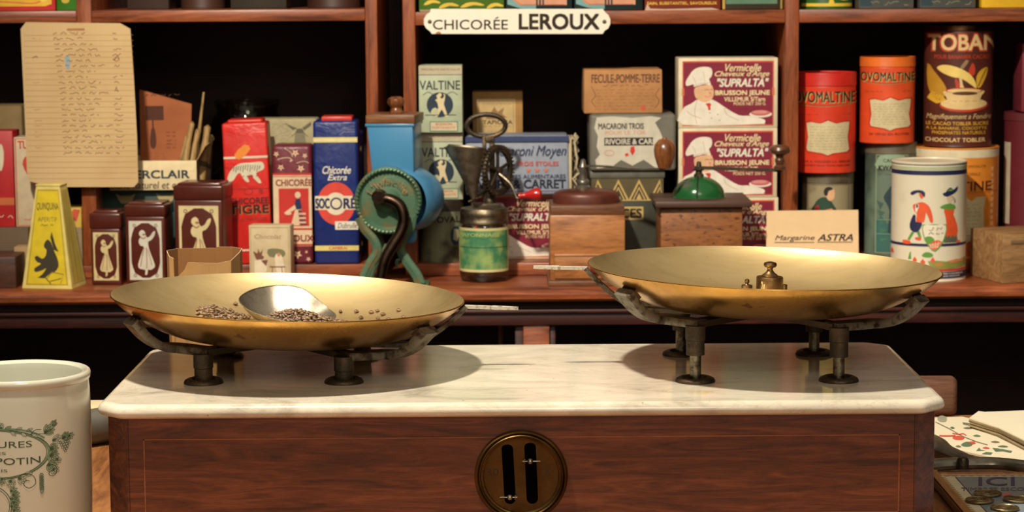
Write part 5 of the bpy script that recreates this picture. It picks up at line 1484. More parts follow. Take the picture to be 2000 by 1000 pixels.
# ------------------------------------------------------------ wooden box mill with brown iron cap
D = 3.30; s_ = D / FP
p = Pack(1074, 1221, 404, D, .105, wood('honey_wood', (126, 74, 38), (172, 112, 62), (194, 134, 80), sc=(1.3, 9, 9), rough=.4, scale=5, coat=.2), zb=LEDGE, yb=556, bev=.002)
t = thing('box_coffee_mill', 'honey-coloured wooden coffee mill with red-brown iron cap, left of the right pan', 'coffee mill', (p.cx, D, LEDGE), 0, 'wooden box coffee mills')
def az(py): return W(1148, py, D).z - LEDGE
def ax(px): return (px - 1147.5) * s_
w2 = p.w / 2; M_hw = MATS['honey_wood']; M_hd = wood('honey_wood_dark', (84, 50, 28), (112, 70, 42), (134, 88, 56), rough=.45)
b = MB(); b.box(-w2, w2, 0, .105, az(548), az(420), M_hw, .002); b.box(-w2 - .003, w2 + .003, -.004, .109, 0, az(548), M_hd, .0015)
b.box(-w2 + .001, w2 - .001, .001, .104, az(420), az(402), M_hd, .001); body = b.build('case', t)
b = MB(); b.box(-w2 + .006, w2 - .004, -.003, .03, az(544), az(498), M_hw, .002); b.box(-w2 + .006, w2 - .004, -.0045, .0, az(500), az(496), M_hw, .001); dr = b.build('drawer', t)
b = MB(); b.lathe([(0, .010), (.005, .009), (.006, .006), (.004, .002), (.004, 0)], flat((110, 30, 28), .4), 20, Matrix.Translation((ax(1160), -.003, az(524))) @ Matrix.Rotation(PI / 2, 4, 'X')); b.build('drawer_knob', dr)
b = MB(); M_cap = worn('red_brown_iron', (98, 48, 36), (70, 40, 30), .5, .7, 30, .4, .2, .2)
rc = w2 * .90
b.lathe([(rc, 0), (rc * 1.0, .010), (rc * .96, .014), (rc * .82, .0175), (rc * .4, .020), (0, .0205)], M_cap, 48, Matrix.Translation((0, .052, az(402))), sy=.74)
b.build('iron_cap', t)
b = MB(); zc_ = az(402) + .020
b.lathe([(.011, 0), (.011, .004), (.0085, .006), (.0095, .010), (.0085, .013), (.0058, .015), (.0050, .030), (.0060, .032), (.0042, .036), (.0035, .042), (0, .044)], worn('grey_steel', (138, 134, 122), (98, 92, 80), .4, .7, 60, .35, .7, .1), 28, Matrix.Translation((ax(1141), .050, zc_ - .001)))
b.build('spindle', t)
b = MB(); zar = az(330)
b.sweep(spline([(ax(1141), .050, zar), (ax(1180), .034, zar + .001), (ax(1240), .010, zar - .001), (ax(1297), -.010, zar + .0005)], 5, False), [(-.004, -.0013), (.004, -.0013), (.004, .0013), (-.004, .0013)], MATS['grey_steel'], None)
arm = b.build('crank', t)
b = MB(); b.lathe([(0, -.006), (.009, -.005), (.0115, .002), (.0145, .012), (.0155, .020), (.0140, .028), (.0085, .0345), (.004, .036), (.003, .038), (0, .0385)], M_knob, 32, Matrix.Translation((ax(1298), -.010, zar + .0065))); b.build('crank_knob', arm)

# ------------------------------------------------------------ mill with green dome
p = Pack(1290, 1450, 404, D, .11, M_hw, zb=LEDGE, yb=556)
t = thing('box_coffee_mill', 'worn speckled wooden coffee mill with green domed hopper, behind the right pan', 'coffee mill', (p.cx, D, LEDGE), 0, 'wooden box coffee mills')
def az(py): return W(1370, py, D).z - LEDGE
def ax(px): return (px - 1370) * s_
M_sp = wood('speckled_wood', (104, 58, 26), (146, 90, 44), (170, 110, 58), sc=(1.3, 5, 5), rough=.5, scale=6, specks=(90, .60, (.35, .25, .2)))
w2 = p.w / 2
b = MB(); b.box(-w2, w2, 0, .11, .006, az(404), M_sp, .002); b.box(-w2 - .004, w2 + .004, -.005, .115, 0, .0065, M_sp, .0015); b.build('case', t)
b = MB(); b.box(ax(1278), ax(1468), -.012, .122, az(404) + .0001, az(392), flat((76, 52, 40), .5, .15, scale=20), .0015); b.build('top_plate', t)
b = MB(); b.box(-w2 + .01, w2 - .01, -.0025, .02, .012, .045, M_sp, .001); dr = b.build('drawer', t)
b = MB(); b.lathe([(0, .010), (.005, .009), (.006, .006), (.004, .002), (.004, 0)], M_bronze, 20, Matrix.Translation((0, -.0025, .028)) @ Matrix.Rotation(PI / 2, 4, 'X')); b.build('drawer_knob', dr)
M_dg = worn('green_enamel', (34, 92, 48), (86, 92, 78), .60, .68, 30, .18, .1, .1)
b = MB(); rd_ = 52 * s_; zt = az(392); hd = az(352) - zt
b.lathe([(rd_ * 1.05, .0005), (rd_ * 1.03, .0015)] + [(rd_ * math.cos(a), .0015 + hd * math.sin(a)) for a in [i * PI / 2 / 12 for i in range(12)]] + [(0, hd + .0015)], M_dg, 48, Matrix.Translation((0, .05, zt)), sy=.85); dome = b.build('dome', t)
b = MB()
pts = [(-.002 + rd_ * .03 - .004 * math.cos(a), .05 - rd_ * .86 * math.cos(a), zt + .0020 + hd * math.sin(a) * 1.01) for a in [i * PI / 2 / 10 for i in range(10)]]
b.tube(pts, .0011, flat((20, 16, 12), .6), 6); b.build('dome_seam', dome)
b = MB(); zs = az(352)
b.lathe([(.0075, -.001), (.0070, .004), (.0048, .006), (.0048, .009), (.0090, .011), (.0090, .0125), (.0045, .013), (.0030, .022), (0, .023)], M_iron, 24, Matrix.Translation((0, .05, zs)))
b.build('spindle', t)
b = MB(); zar = az(333)
b.sweep([(ax(1362), .05, zar), (ax(1440), .03, zar - .0006), (ax(1528), .008, zar - .0012)], [(-.0035, -.0022), (.0035, -.0022), (.0035, .0022), (-.0035, .0022)], M_iron, None)
arm = b.build('crank', t)
b = MB(); b.lathe([(0, -.004), (.008, -.004), (.0085, .000), (.0055, .003), (.0070, .008), (.0070, .0105), (.0055, .0125), (.0060, .016), (.0135, .0195), (.0152, .0235), (.0140, .0275), (.008, .0305), (0, .031)], wood('dark_knob_wood', (60, 34, 22), (92, 58, 38), (120, 80, 54), rough=.3, coat=.3), 32,
                 Matrix.Translation((ax(1524), .008, zar + .004))); b.build('crank_knob', arm)

# ------------------------------------------------------------ margarine card
a = W(1491, 500, 3.39); c_ = W(1672, 408, 3.39)
w_ = c_.x - a.x; h_ = c_.z - LEDGE + .002
b = MB(); M_card = flat((240, 208, 160), .7, .03)
b.prism([(0, 0), (w_, 0), (w_ * .985, h_), (.0005, h_ * .995)], 0, .0012, M_card)
P = on_flat(b, w_, h_); P.fn = lambda u, v, o: Vector((u * w_, -o, h_ * (1 - v)))
ref_h = (c_.z - LEDGE) / (c_.z - a.z)
P.ref(66, 450, 655, 450 + (750 - 450) * ref_h)
P.text('Margarine', 122, 606, 372, 646, flat((88, 66, 60)), 2, .01, .3); P.text('ASTRA', 392, 600, 614, 642, ink, 2, .02, .3)
P.line([(120, 650), (370, 651)], 4, ink, 2); P.line([(390, 650), (612, 651)], 4, ink, 2)
tag(b.build('margarine_card', None, (a.x, 3.355, LEDGE), 0, rx=.0), 'cream card with slanting black lettering, upright behind the right pan', 'card')

# ------------------------------------------------------------ enamel sign
SD = 3.405
def sp(x, y):                       # crop pixel -> photo pixel -> sign plane
    q = W(700 + x / 3.571, y / 3.571, SD); return (q.x, q.z)
o = sp(1108, 150)
M_en = flat((250, 243, 224), .18, .02, coat=.5)
outl = [(505, 62), (1705, 62), (1718, 82), (1742, 104), (1757, 135), (1756, 168), (1742, 198), (1718, 212), (1703, 236), (512, 236), (500, 218), (474, 198), (457, 170), (457, 132), (474, 102), (500, 84)]
b = MB(); b.prism([(sp(*q)[0] - o[0], sp(*q)[1] - o[1]) for q in outl], -.0012, .0012, M_en)
def sf(u, v, off): q = sp(u, v); return Vector((q[0] - o[0], -.0012 - off, q[1] - o[1]))
P = Print(b, 1, 1, sf, (0, 0, 1, 1)); bk2 = flat((44, 32, 22), .3)
P.text('CHICOREE', 520, 138, 1042, 206, bk2, 1, .008); P.poly([(950, 130), (972, 116), (980, 122), (958, 134)], bk2, 1)
P.text('LEROUX', 1122, 98, 1678, 204, bk2, 1, .03)
P.poly([(536, 236), (548, 222), (566, 220), (580, 236)], flat((176, 110, 56), .6), 1)
sg = b.build('enamel_sign', None, (o[0], SD, o[1])); tag(sg, 'long white enamel sign with black capitals, fixed to the upper shelf', 'sign')
for x in (498, 1716):
    q = sp(x, 152); b = MB(); b.lathe([(0, .0026), (.0022, .0022), (.0030, .0013)], flat((90, 76, 50), .4), 20, Matrix.Translation((q[0] - o[0], 0, q[1] - o[1])) @ Matrix.Rotation(PI / 2, 4, 'X')); b.build('screw', sg)

# ------------------------------------------------------------ tins on the upper shelves (only their feet are in the picture)
def upper(x0, x1, yb_, d, depth, mt_, zb, h, name, label, cat, art=None, rnd_=False, group=None):
    a = W(x0, 8, d); c2 = W(x1, 8, d); w_ = c2.x - a.x; cx = (a.x + c2.x) / 2
    b = MB()
    if rnd_:
        r = w_ / 2; b.lathe([(0, 0), (r, 0), (r * 1.01, .0012), (r, .003), (r, h - .003), (r * 1.01, h - .001), (r * .97, h), (0, h - .001)], mt_, 72); P = on_cyl(b, r, h); loc = (cx, d + r, zb)
    else:
        b.box(-w_ / 2, w_ / 2, 0, depth, 0, h, mt_, .002); P = on_flat(b, w_, h, (-w_ / 2, 0, 0)); loc = (cx, d, zb)
    zt = zb + h
    P.ref(x0, 500 - 0, x1, 500)
    ypix = lambda z: W(0, 0, d)  # unused
    h_px = h * FP / d
    P.ref(x0, yb_ - h_px, x1, yb_)
    if art: art(P)
    o_ = b.build(name, None, loc); tag(o_, label, cat, group); return o_


zu_ = uc_t + .0002; zl_ = ub_t + .0002
def art_ban(P):
    for x, y, s_ in ((845, 3, 1), (878, 9, 1.2), (924, 8, 1.4), (968, 10, 1)): P.poly([(x - 18 * s_, y + 3), (x - 10 * s_, y - 5), (x + 4 * s_, y - 7), (x + 16 * s_, y - 1), (x + 10 * s_, y), (x, y - 1), (x - 10 * s_, y + 3)], flat((214, 184, 62)), 2, 2)
    P.rect(820, 15, 983, 19, flat((150, 134, 100)), 1)
    for i in range(7): P.ell(835 + i * 24, -25 - (i % 2) * 14, 11, 7, flat((214, 184, 62)), 2, 10)
upper(818, 985, 19, 3.435, .10, flat((70, 110, 34), .4), zu_, .15, 'banana_tin', 'green tin with yellow bananas on the upper shelf above the enamel sign', 'tin', art_ban)
def art_teal(x0):
    def f(P):
        P.poly([(x0 + 4, -80), (x0 + 60, -80), (x0 + 60, 14), (x0 + 30, 12), (x0 + 4, 4)], flat((110, 160, 160)), 1)
        P.poly([(x0 + 10, -80), (x0 + 120, -80), (x0 + 120, 6), (x0 + 28, 6), (x0 + 10, -8)], flat((206, 150, 116)), 2)
        P.line([(x0 + 14, -60), (x0 + 14, -8), (x0 + 30, 5), (x0 + 116, 5)], 1.6, flat((190, 90, 60)), 3)
        for k in (60, 66, 72): P.rect(x0 + k, -40, x0 + k + 3.5, 7, flat((40, 44, 46)), 4)
    return f
for i, (a_, c_) in enumerate(((987, 1118), (1121, 1256))):
    upper(a_, c_, 17, 3.435, .08, flat((24, 44, 46), .35), zu_, .16, 'teal_picture_tin', ('dark teal tin beside the green banana tin on the upper shelf', 'dark teal tin on the upper shelf, over the right end of the enamel sign')[i], 'tin', art_teal(a_), group='dark teal picture tins on the upper shelf')
def art_sav(P):
    P.text('SAIN, SUBSTANTIEL, SAVOUREUX', 1264, 3, 1400, 9.5, flat((230, 186, 70)), 2, .02); P.poly([(1260, 18), (1264, 6), (1270, 16), (1300, 17), (1390, 15), (1406, 19), (1260, 20)], flat((190, 170, 150)), 2)
    P.ell(1334, -60, 45, 40, flat((226, 190, 90)), 2)
upper(1259, 1408, 19, 3.435, .09, flat((122, 50, 30), .4), zu_, .14, 'red_brown_tin', 'red-brown tin with small yellow capitals along its foot, upper shelf', 'tin', art_sav)
def art_gy(P):
    P.rect(1411, -90, 1416, 18, flat((186, 150, 60)), 2); P.rect(1418, -90, 1518, 8, flat((86, 126, 100)), 1); P.rect(1524, -90, 1528, 18, flat((150, 126, 60)), 2)
upper(1411, 1530, 19, 3.435, .09, flat((52, 46, 30), .5), zu_, .15, 'dark_green_tin', 'worn green tin with yellow edge stripe, next to the upright post', 'tin', art_gy)
def art_gr(P):
    P.rect(1570, 6, 1668, 12, flat((226, 196, 60)), 2); P.poly([(1618, 6), (1624, -12), (1630, 6)], flat((226, 196, 60)), 3); P.ell(1650, -6, 12, 7, flat((200, 176, 70)), 2); P.rect(1570, -70, 1668, -20, flat((226, 196, 60)), 1)
upper(1566, 1672, 17, 3.44, .09, flat((44, 92, 40), .35), zu_, .15, 'green_yellow_tin', 'round green tin with yellow stripe on the upper shelf, right of the post', 'tin', art_gr, True)
for i, (a_, c_) in enumerate(((1677, 1785), (1796, 1906))):
    upper(a_, c_, 14, 3.44, .09, worn('grey_weathered_tin', (74, 80, 78), (96, 92, 76), .45, .65, 20, .5), zu_, .15, 'grey_tin', ('weathered grey tin right of the round green-yellow tin, upper shelf', 'weathered grey tin left of the yellow box, upper shelf')[i], 'tin',
          lambda P: (P.rect(P.r[0] + 3, -60, P.r[0] + 26, 9, flat((34, 60, 70)), 1), P.scribble(P.r[0] + 24, 4, P.r[2] - 8, 5, 2, flat((120, 118, 100)), 1, 4, 4)), False, 'weathered grey tins on the upper shelf')
upper(1917, 2040, 10, 3.44, .09, flat((232, 190, 44), .4), zu_, .13, 'yellow_box', 'bright yellow box at the right end of the upper shelf', 'box')
def art_yr(P):
    P.poly([(-60, -70), (100, -70), (101, 6), (88, 10), (-60, 10)], flat((226, 180, 50)), 1); P.line([(-50, -2), (20, 2), (70, 4), (88, -10)], 2.5, flat((214, 110, 50)), 2, 4); P.ell(85, -20, 14, 22, flat((236, 206, 90)), 2)
upper(-80, 108, 19, 3.44, .08, flat((196, 50, 52), .4), zl_, .13, 'yellow_red_box', 'yellow and red box at the left end of the upper shelf', 'box', art_yr)
upper(110, 158, 18, 3.445, .05, flat((56, 120, 30), .4), zl_, .12, 'green_carton', 'bright green carton beside the yellow and red box, upper shelf', 'box', lambda P: P.ell(128, -2, 8, 6, flat((190, 170, 50)), 2))
for i, (a_, c_, cc_) in enumerate(((248, 330, (50, 34, 26)), (348, 434, (64, 40, 28)), (450, 560, (44, 38, 26)), (596, 700, (60, 36, 28)))):
    upper(a_, c_, 17, 3.53, .08, flat(cc_, .5, .2, scale=14), zl_, .14, 'dark_tin', ('dark tin deep on the upper left shelf, first after the upright', 'dark tin deep on the upper left shelf, above the terracotta card', 'dark tin deep on the upper left shelf, above the glass jar', 'dark tin deep on the upper left shelf, next to the right-hand upright')[i], 'tin', None, i % 2 == 1, 'dark tins deep on the upper left shelf')

# ------------------------------------------------------------ stoneware pot
D = 1.75; pr_ = 137 * D / FP; c_ = W(40, 731, D)
t = thing('stoneware_pot', 'white stoneware pot with green wreath and lettering, at the left edge of the counter', 'pot', (c_.x, D, TZ)); zt = c_.z - TZ + .003
M_pot, nt, bs = nodes('crackled_glaze')
n1 = noise(nt, 120, 3); r1 = ramp(nt, n1.outputs['Fac'], [(.20, S((120, 104, 74))), (.27, S((200, 201, 182)))])
nt.links.new(r1.outputs[0], bs.inputs['Base Color']); bs.inputs['Roughness'].default_value = .16; bs.inputs['Coat Weight'].default_value = .5; bs.inputs['Coat Roughness'].default_value = .06
b = MB(); r = pr_ * .985
b.lathe([(0, .001), (r * .9, .001), (r * .94, 0), (r * .975, .004), (r * .985, .02), (r, zt * .45), (r * 1.0, zt - .0165), (r * .996, zt - .0125), (r * .990, zt - .0090), (r * .992, zt - .0070), (r * 1.010, zt - .0060), (r * 1.016, zt - .0026), (r * 1.006, zt - .0008), (r * .985, zt), (r * .93, zt - .0004), (r * .89, zt - .002),
         (r * .875, zt - .006), (r * .87, .01), (r * .8, .006), (0, .006)], M_pot, 128)
b.build('body', t)
b = MB(); P = on_cyl(b, r * 1.001, zt, 0.0)
ztp = W(40, 731, D).z
def vpix(py): return (W(40, py, D - pr_).z)
y_top = 733 + 0; P.fn = lambda u, v, o: Vector(((r * 1.0010 + o) * math.sin(u), -(r * 1.0010 + o) * math.cos(u), v)); P.STEP = .00003
s2 = (D - pr_) / FP; zref = W(40, 888, D - pr_).z - TZ
def uvf(x, y):
    q = max(-1.6, min(1.6, (x - 40) / (137 * .985)))
    a = math.asin(q) if abs(q) < .985 else math.copysign(1.40 + (abs(q) - .985) * 1.2, q)
    a += .206
    return a, zref - (y - 888) * s2 + 6 * s2 * (1 - math.cos(a)) * 2
P.uv = uvf; P.maxdu = .035
G = flat((52, 84, 60), .3, .05); G2 = flat((110, 138, 108), .3, .05)
EX, EY = -16, 888
def ec(a, k=1.0): return (EX + 108 * k * math.cos(a), EY + 51 * k * math.sin(a))
P.line([ec(2 * PI * i / 72) for i in range(72)], 1.6, G, 1, closed=True); P.line([ec(2 * PI * i / 72, .94) for i in range(72)], 1.2, G, 1, closed=True); P.line([ec(2 * PI * i / 72, .97) for i in range(72)], 3.2, G2, 0, closed=True)
P.text('CONFITURES', -118, 862, 58, 875, G, 1, .0); P.text('DES', -24, 883, 8, 889, G, 1, .0); P.text('FÉLIX POTIN', -92, 892, 73, 909, G, 1, .005); P.text('PARIS', -36, 918, 10, 924, G, 1, .0)
def leaf(x, y, a, L, wd, vein=True):
    ca, sa_ = math.cos(a), math.sin(a)
    q = [(x + ca * L * t_ - sa_ * wd * w_, y + sa_ * L * t_ + ca * wd * w_) for t_, w_ in ((0, 0), (.25, .8), (.55, 1), (.85, .5), (1, 0), (.85, -.5), (.55, -1), (.25, -.8))]
    P.poly(spline(q, 2), flat((150, 168, 142), .2) if int(x + y) % 4 == 0 else flat((194, 198, 178), .2), 1); P.line(spline(q, 2), .75, G, 2, closed=True)
    if vein: P.line([(x, y), (x + ca * L * .8, y + sa_ * L * .8)], .6, G, 2)
rnd = random.Random(12)
def spray(x, y, a0, spread, k_, L, wd):
    for k in range(k_):
        a = a0 + spread * (k / max(1, k_ - 1) - .5); leaf(x, y, a, L * (1 - .25 * abs(k / max(1, k_ - 1) - .5) * 2), wd)
spray(82, 850, -.55, 1.5, 5, 24, 3.6); spray(98, 838, -1.0, 1.3, 3, 13, 3)
P.line([(84, 850), (100, 842), (104, 832), (98, 828)], 1.1, G, 2, 4)
spray(97, 868, -.1, 1.2, 4, 22, 3.6); spray(116, 868, -.3, 1.6, 5, 18, 3.2); spray(128, 866, .5, 1.8, 4, 13, 3)
for r_, row in enumerate(((112, 876, 4), (114, 881, 4), (116, 886, 3), (119, 891, 2), (121, 895, 1))):
    for k in range(row[2]): P.ring(row[0] + k * 5, row[1], 2.7, 2.7, .9, G, 3, 12)
spray(92, 884, .1, 2.4, 7, 17, 3.2); spray(92, 896, .7, 2.0, 6, 20, 3.4); spray(104, 906, 1.2, 1.4, 4, 14, 3)
spray(86, 914, .6, 1.6, 5, 22, 3.4); spray(96, 926, .5, 2.2, 5, 14, 3.2)
P.line([(84, 916), (98, 918), (104, 930), (96, 940), (88, 934), (94, 928)], 1.2, G, 2, 5)
for k in range(6):
    for s_ in (-1, 1): leaf(74 + s_ * 1.5, 930 + k * 5, PI / 2 + s_ * .45, 11, 3)
leaf(74, 958, PI / 2, 14, 3.4)
P.line([(30, 934), (46, 928), (60, 936), (62, 950), (50, 958), (40, 950), (44, 942), (52, 944)], 1.3, G, 2, 5)
spray(30, 936, .4, 1.6, 5, 18, 3.2); spray(14, 940, 1.2, 1.8, 5, 16, 3.2); spray(0, 936, 2.0, 1.6, 4, 16, 3.2); spray(-30, 940, 2.4, 1.6, 4, 16, 3.2); spray(44, 930, -.2, .8, 3, 14, 2.8)
spray(2, 836, -2.2, 1.6, 4, 15, 3); spray(-14, 836, -1.6, 1.6, 4, 15, 3)
P.line([(-60, 842), (0, 838), (30, 838), (60, 846), (82, 860)], 3.4, G2, 2, 5)
for k in range(6): leaf(8 + k * 10, 838 + k * 1.6 + (2 if k % 2 else -2), .15 + (.5 if k % 2 else -.5), 13, 2.6)
P.line([(52, 838), (62, 848), (84, 852)], 1.3, G, 3, 4); P.line([(56, 850), (64, 842), (76, 842)], 1.3, G, 3, 4)
for rr_, tt in ((40, 1.5), (36, 1.0)): P.line([(-24 + rr_ * math.cos(a), 992 + rr_ * math.sin(a)) for a in [2 * PI * i / 40 for i in range(41)]], tt, G, 2)
for k in range(6): spray(14 + (k % 2) * 4, 962 + k * 8, -.1 + rnd.uniform(-.3, .3), 1.5, 4, 16, 3)
b.build('green_wreath_print', t)

# ------------------------------------------------------------ kraft bag behind the left pan
a = H(334, 700, TZ); D = 2.10
x0 = W(327, 510, D).x; x1 = W(471, 510, D).x; zt = W(400, 490, D).z - TZ
M_bag = worn('kraft_paper', (186, 146, 92), (166, 124, 74), .45, .7, 10, .85, 0, .05)
M_bagi = worn('kraft_paper_inside', (150, 104, 58), (128, 86, 46), .45, .7, 10, .9, 0, .05)
w_ = (x1 - x0) / 2; dpt = .022
top = [(-w_, -.004, zt + .001), (-w_ * .86, -dpt, zt - .002), (-w_ * .74, -dpt, zt - .004), (-w_ * .80, -dpt, zt - .014), (-w_ * .74, -dpt, zt - .022), (-w_ * .62, -dpt, zt - .020), (-w_ * .45, -dpt, zt - .014), (-w_ * .36, -dpt, zt - .0075), (0, -dpt - .001, zt - .008), (w_ * .45, -dpt, zt - .0085),
       (w_ * .8, -dpt * .9, zt - .0065), (w_ * .98, -dpt * .1, zt - .001), (w_ * .99, dpt * .6, zt + .0005), (w_ * .7, dpt, zt + .001), (w_ * .3, dpt, zt + .0012), (w_ * .22, dpt, zt + .0002), (-w_ * .4, dpt, zt), (-w_ * .8, dpt * .8, zt + .0005)]
n = len(top); b = MB(); rows = []
for z in (0, .03, .07, .11): rows += [(x * (.97 + .015 * math.sin(z * 80 + i)), y * (1.0 + .04 * math.cos(i * 2 + z * 60)), z) for i, (x, y, _) in enumerate(top)]
rows += top
for k in range(4):
    b.add(rows[k * n:(k + 2) * n], [[i, (i + 1) % n, n + (i + 1) % n, n + i] for i in range(n)], M_bag, None, False)
ins = [(x * .985, y * .97, z) for x, y, z in rows]
for k in range(4):
    b.add(ins[k * n:(k + 2) * n], [[i, (i + 1) % n, n + (i + 1) % n, n + i] for i in range(n)], M_bagi, None, False)
b.add(rows[-n:] + ins[-n:], [[i, (i + 1) % n, n + (i + 1) % n, n + i] for i in range(n)], flat((214, 190, 146), .8))
b.add(rows[:n], [list(range(n))], M_bag)
tag(b.build('paper_bag', None, ((x0 + x1) / 2, D, TZ), 0), 'open kraft paper bag with torn rim, standing behind the left pan', 'bag')

# ------------------------------------------------------------ weights in the right pan, scoop and beans in the left
def pan_pt(Mp, x, y, dz=0):                 # a point on the pan's inside, pan coordinates
    return Mp @ Vector((x, y, pan_z(math.hypot(x, y)) + .0008 + dz))
PRi = PRt.inverted(); ryR = math.radians(1.6)
def on_pan(Mp, px, depth_y):                # pan-local x for a photo column at depth
    v = W(px, 560, depth_y); return (Mp.inverted() @ v)
q = W(1506, 563, 1.862); lp = PRi @ q; lp = Vector((lp.x, -.012, 0))
r = 26.5 * 1.87 / FP; base = pan_pt(PRt, lp.x, lp.y)
top = W(1506, 541, 1.87).z; hh = top - base.z
t = thing('brass_weight', 'large knobbed brass weight standing in the right pan', 'weight', base, 0, None, ryR)
b = MB(); b.lathe([(0, 0), (r * .97, 0), (r, .0006), (r, hh - .0008), (r * .96, hh), (0, hh)], M_weight, 48)
P = on_cyl(b, r, hh); P.text('2', .16, .12, .2, .4, flat((214, 196, 150)), 1, .02); P.text('g', .23, .2, .27, .5, flat((214, 196, 150)), 1, .02); b.build('body', t)
b = MB(); b.lathe([(r * .6, 0), (r * .6, .0012), (r * .52, .0018), (r * .3, .0036), (r * .21, .0056), (r * .23, .0072), (r * .42, .0078), (r * .50, .0095), (r * .44, .0112), (r * .2, .0120), (0, .0121)], M_weight, 40, Matrix.Translation((0, 0, hh))); b.build('knob', t)
q = PRi @ W(1461, 562, 1.862)
base = pan_pt(PRt, q.x, -.014); t = thing('small_weight', 'tiny brass weight with ball knob, left of the large weight in the right pan', 'weight', base, 0, None, ryR)
tp = W(1461, 558, 1.866).z - base.z; r = 11 * 1.866 / FP
b = MB(); b.lathe([(0, 0), (r, 0), (r, tp - .0006), (r * .95, tp), (0, tp)], M_weight, 32); b.build('body', t)
b = MB(); b.lathe([(r * .5, 0), (r * .3, .0008), (r * .26, .0012), (r * .42, .0022), (r * .46, .0032), (r * .36, .0044), (0, .005)], M_weight, 24, Matrix.Translation((0, 0, tp))); b.build('knob', t)
q = PRi @ W(1536, 562, 1.862); base = pan_pt(PRt, q.x, -.010); b = MB(); hh = W(1536, 558.5, 1.866).z - base.z; r = .0028
b.lathe([(0, 0), (r, 0), (r, hh - .0004), (r * .9, hh), (0, hh)], M_weight, 24); o_ = b.build('disc_weight', None, base); tag(o_, 'tiny plain brass weight just right of the large weight in the right pan', 'weight')

# scoop
PLi = PL.inverted()
M_sc = metal('pewter_scoop', (180, 171, 154), .38, (132, 122, 106), .45, .68, 90, .12, rough2=.5)
def rimp(px, py, d): return PLi @ W(px, py, d)
rim = [rimp(467, 583, 1.935), rimp(476, 599, 1.920), rimp(500, 612, 1.905), rimp(532, 622, 1.900), rimp(575, 632, 1.895), rimp(615, 639, 1.900), rimp(645, 628, 1.925), rimp(656, 616, 1.945),
       rimp(640, 602, 1.960), rimp(615, 580, 1.965), rimp(592, 564, 1.968), rimp(560, 557, 1.970), rimp(525, 559, 1.968), rimp(490, 567, 1.955)]
rim = [Vector(v) for v in spline([tuple(v) for v in rim], 4)]
for v in rim: v.z = max(v.z, pan_z(math.hypot(v.x, v.y)) + .0016)
bc = PLi @ W(548, 620, 1.928); bc.z = pan_z(math.hypot(bc.x, bc.y)) + .0014
b = MB(); n = len(rim)
def sc_rings(off):
    out = []
    for k in range(9):
        s_ = k / 8
        for v in rim:
            p_ = bc.lerp(v, s_ ** .8); z = bc.z + (v.z - bc.z) * s_ ** 2.0
            z = max(z, pan_z(math.hypot(p_.x, p_.y)) + .0011)
            out.append((p_.x, p_.y, z + off * (1 if k < 8 else 0)))
    return out
fs = [[k * n + i, k * n + (i + 1) % n, (k + 1) * n + (i + 1) % n, (k + 1) * n + i] for k in range(8) for i in range(n)]
b.add(sc_rings(0), fs, M_sc, None, True); b.add(sc_rings(.0006), fs, M_sc, None, True)
b.tube([v for v in rim], .0005, M_sc, 6, closed=True)
so = b.build('metal_scoop'); so.matrix_world = PL; tag(so, 'grey metal scoop lying in the left pan, half full of roasted beans', 'scoop')
def scoop_z(x, y):
    """height of the scoop's inside, or None outside of it"""
    d_ = Vector((x - bc.x, y - bc.y)); a = math.atan2(d_.y, d_.x); L = d_.length; best = None
    for i in range(n):
        v0 = rim[i]; v1 = rim[(i + 1) % n]
        a0 = math.atan2(v0.y - bc.y, v0.x - bc.x); a1 = math.atan2(v1.y - bc.y, v1.x - bc.x)
        da = (a1 - a0 + PI) % (2 * PI) - PI; db = (a - a0 + PI) % (2 * PI) - PI
        if da != 0 and 0 <= db / da <= 1:
            t_ = db / da; R2 = math.hypot(*(v0.lerp(v1, t_) - bc).xy); zr = v0.lerp(v1, t_).z
            if L >= R2: return None
            s_ = (L / R2) ** 1.25; return max(bc.z + (zr - bc.z) * s_ ** 2, pan_z(math.hypot(x, y)) + .0011) + .0006
    return None

# beans
M_bean, nt, bs = nodes('roasted_bean')
oi = nt.nodes.new('ShaderNodeObjectInfo'); rb = ramp(nt, oi.outputs['Random'], [(0, S((98, 76, 58))), (.5, S((128, 102, 80))), (1, S((152, 126, 100)))])
nt.links.new(rb.outputs[0], bs.inputs['Base Color']); bs.inputs['Roughness'].default_value = .42
def bean_mesh():
    b = MB(); vv = []; nu, nv_ = 16, 9
    for j in range(nv_ + 1):
        th = PI * j / nv_
        for i in range(nu):
            ph_ = 2 * PI * i / nu
            x = math.cos(th); rr = math.sin(th); y = rr * math.cos(ph_); z = rr * math.sin(ph_)
            X_ = x * .0022; Y_ = y * .0016; Z_ = z * .0012 if z > 0 else z * .0008
            vv.append((X_, Y_, Z_))
    ff = [[j * nu + i, j * nu + (i + 1) % nu, (j + 1) * nu + (i + 1) % nu, (j + 1) * nu + i] for j in range(nv_) for i in range(nu)]
    b.add(vv, ff, M_bean, None, True)
    b.tube([(-.0019 + .0038 * i / 8, .00012 * math.sin(i), .0012 * math.sin(PI * (i + .6) / 9.2) + .00005) for i in range(9)], .00022, flat((52, 36, 26), .7), 5)
    return b
rnd = random.Random(21)
beans = []                                    # (position, rotation, label, group)
def floor_z(x, y):
    z = scoop_z(x, y)
    return z if z is not None else pan_z(math.hypot(x, y)) + .0008
def add_bean(x, y, z, lay, label, group):
    f_ = .15 if lay else .75
    rot = Matrix.Rotation(rnd.uniform(0, 2 * PI), 4, 'Z') @ Matrix.Rotation(rnd.uniform(-f_, f_), 4, 'X') @ Matrix.Rotation(rnd.uniform(-f_, f_) * .6, 4, 'Y')
    beans.append((x, y, z, rot @ Matrix.Scale(rnd.uniform(.9, 1.14), 4), label, group))
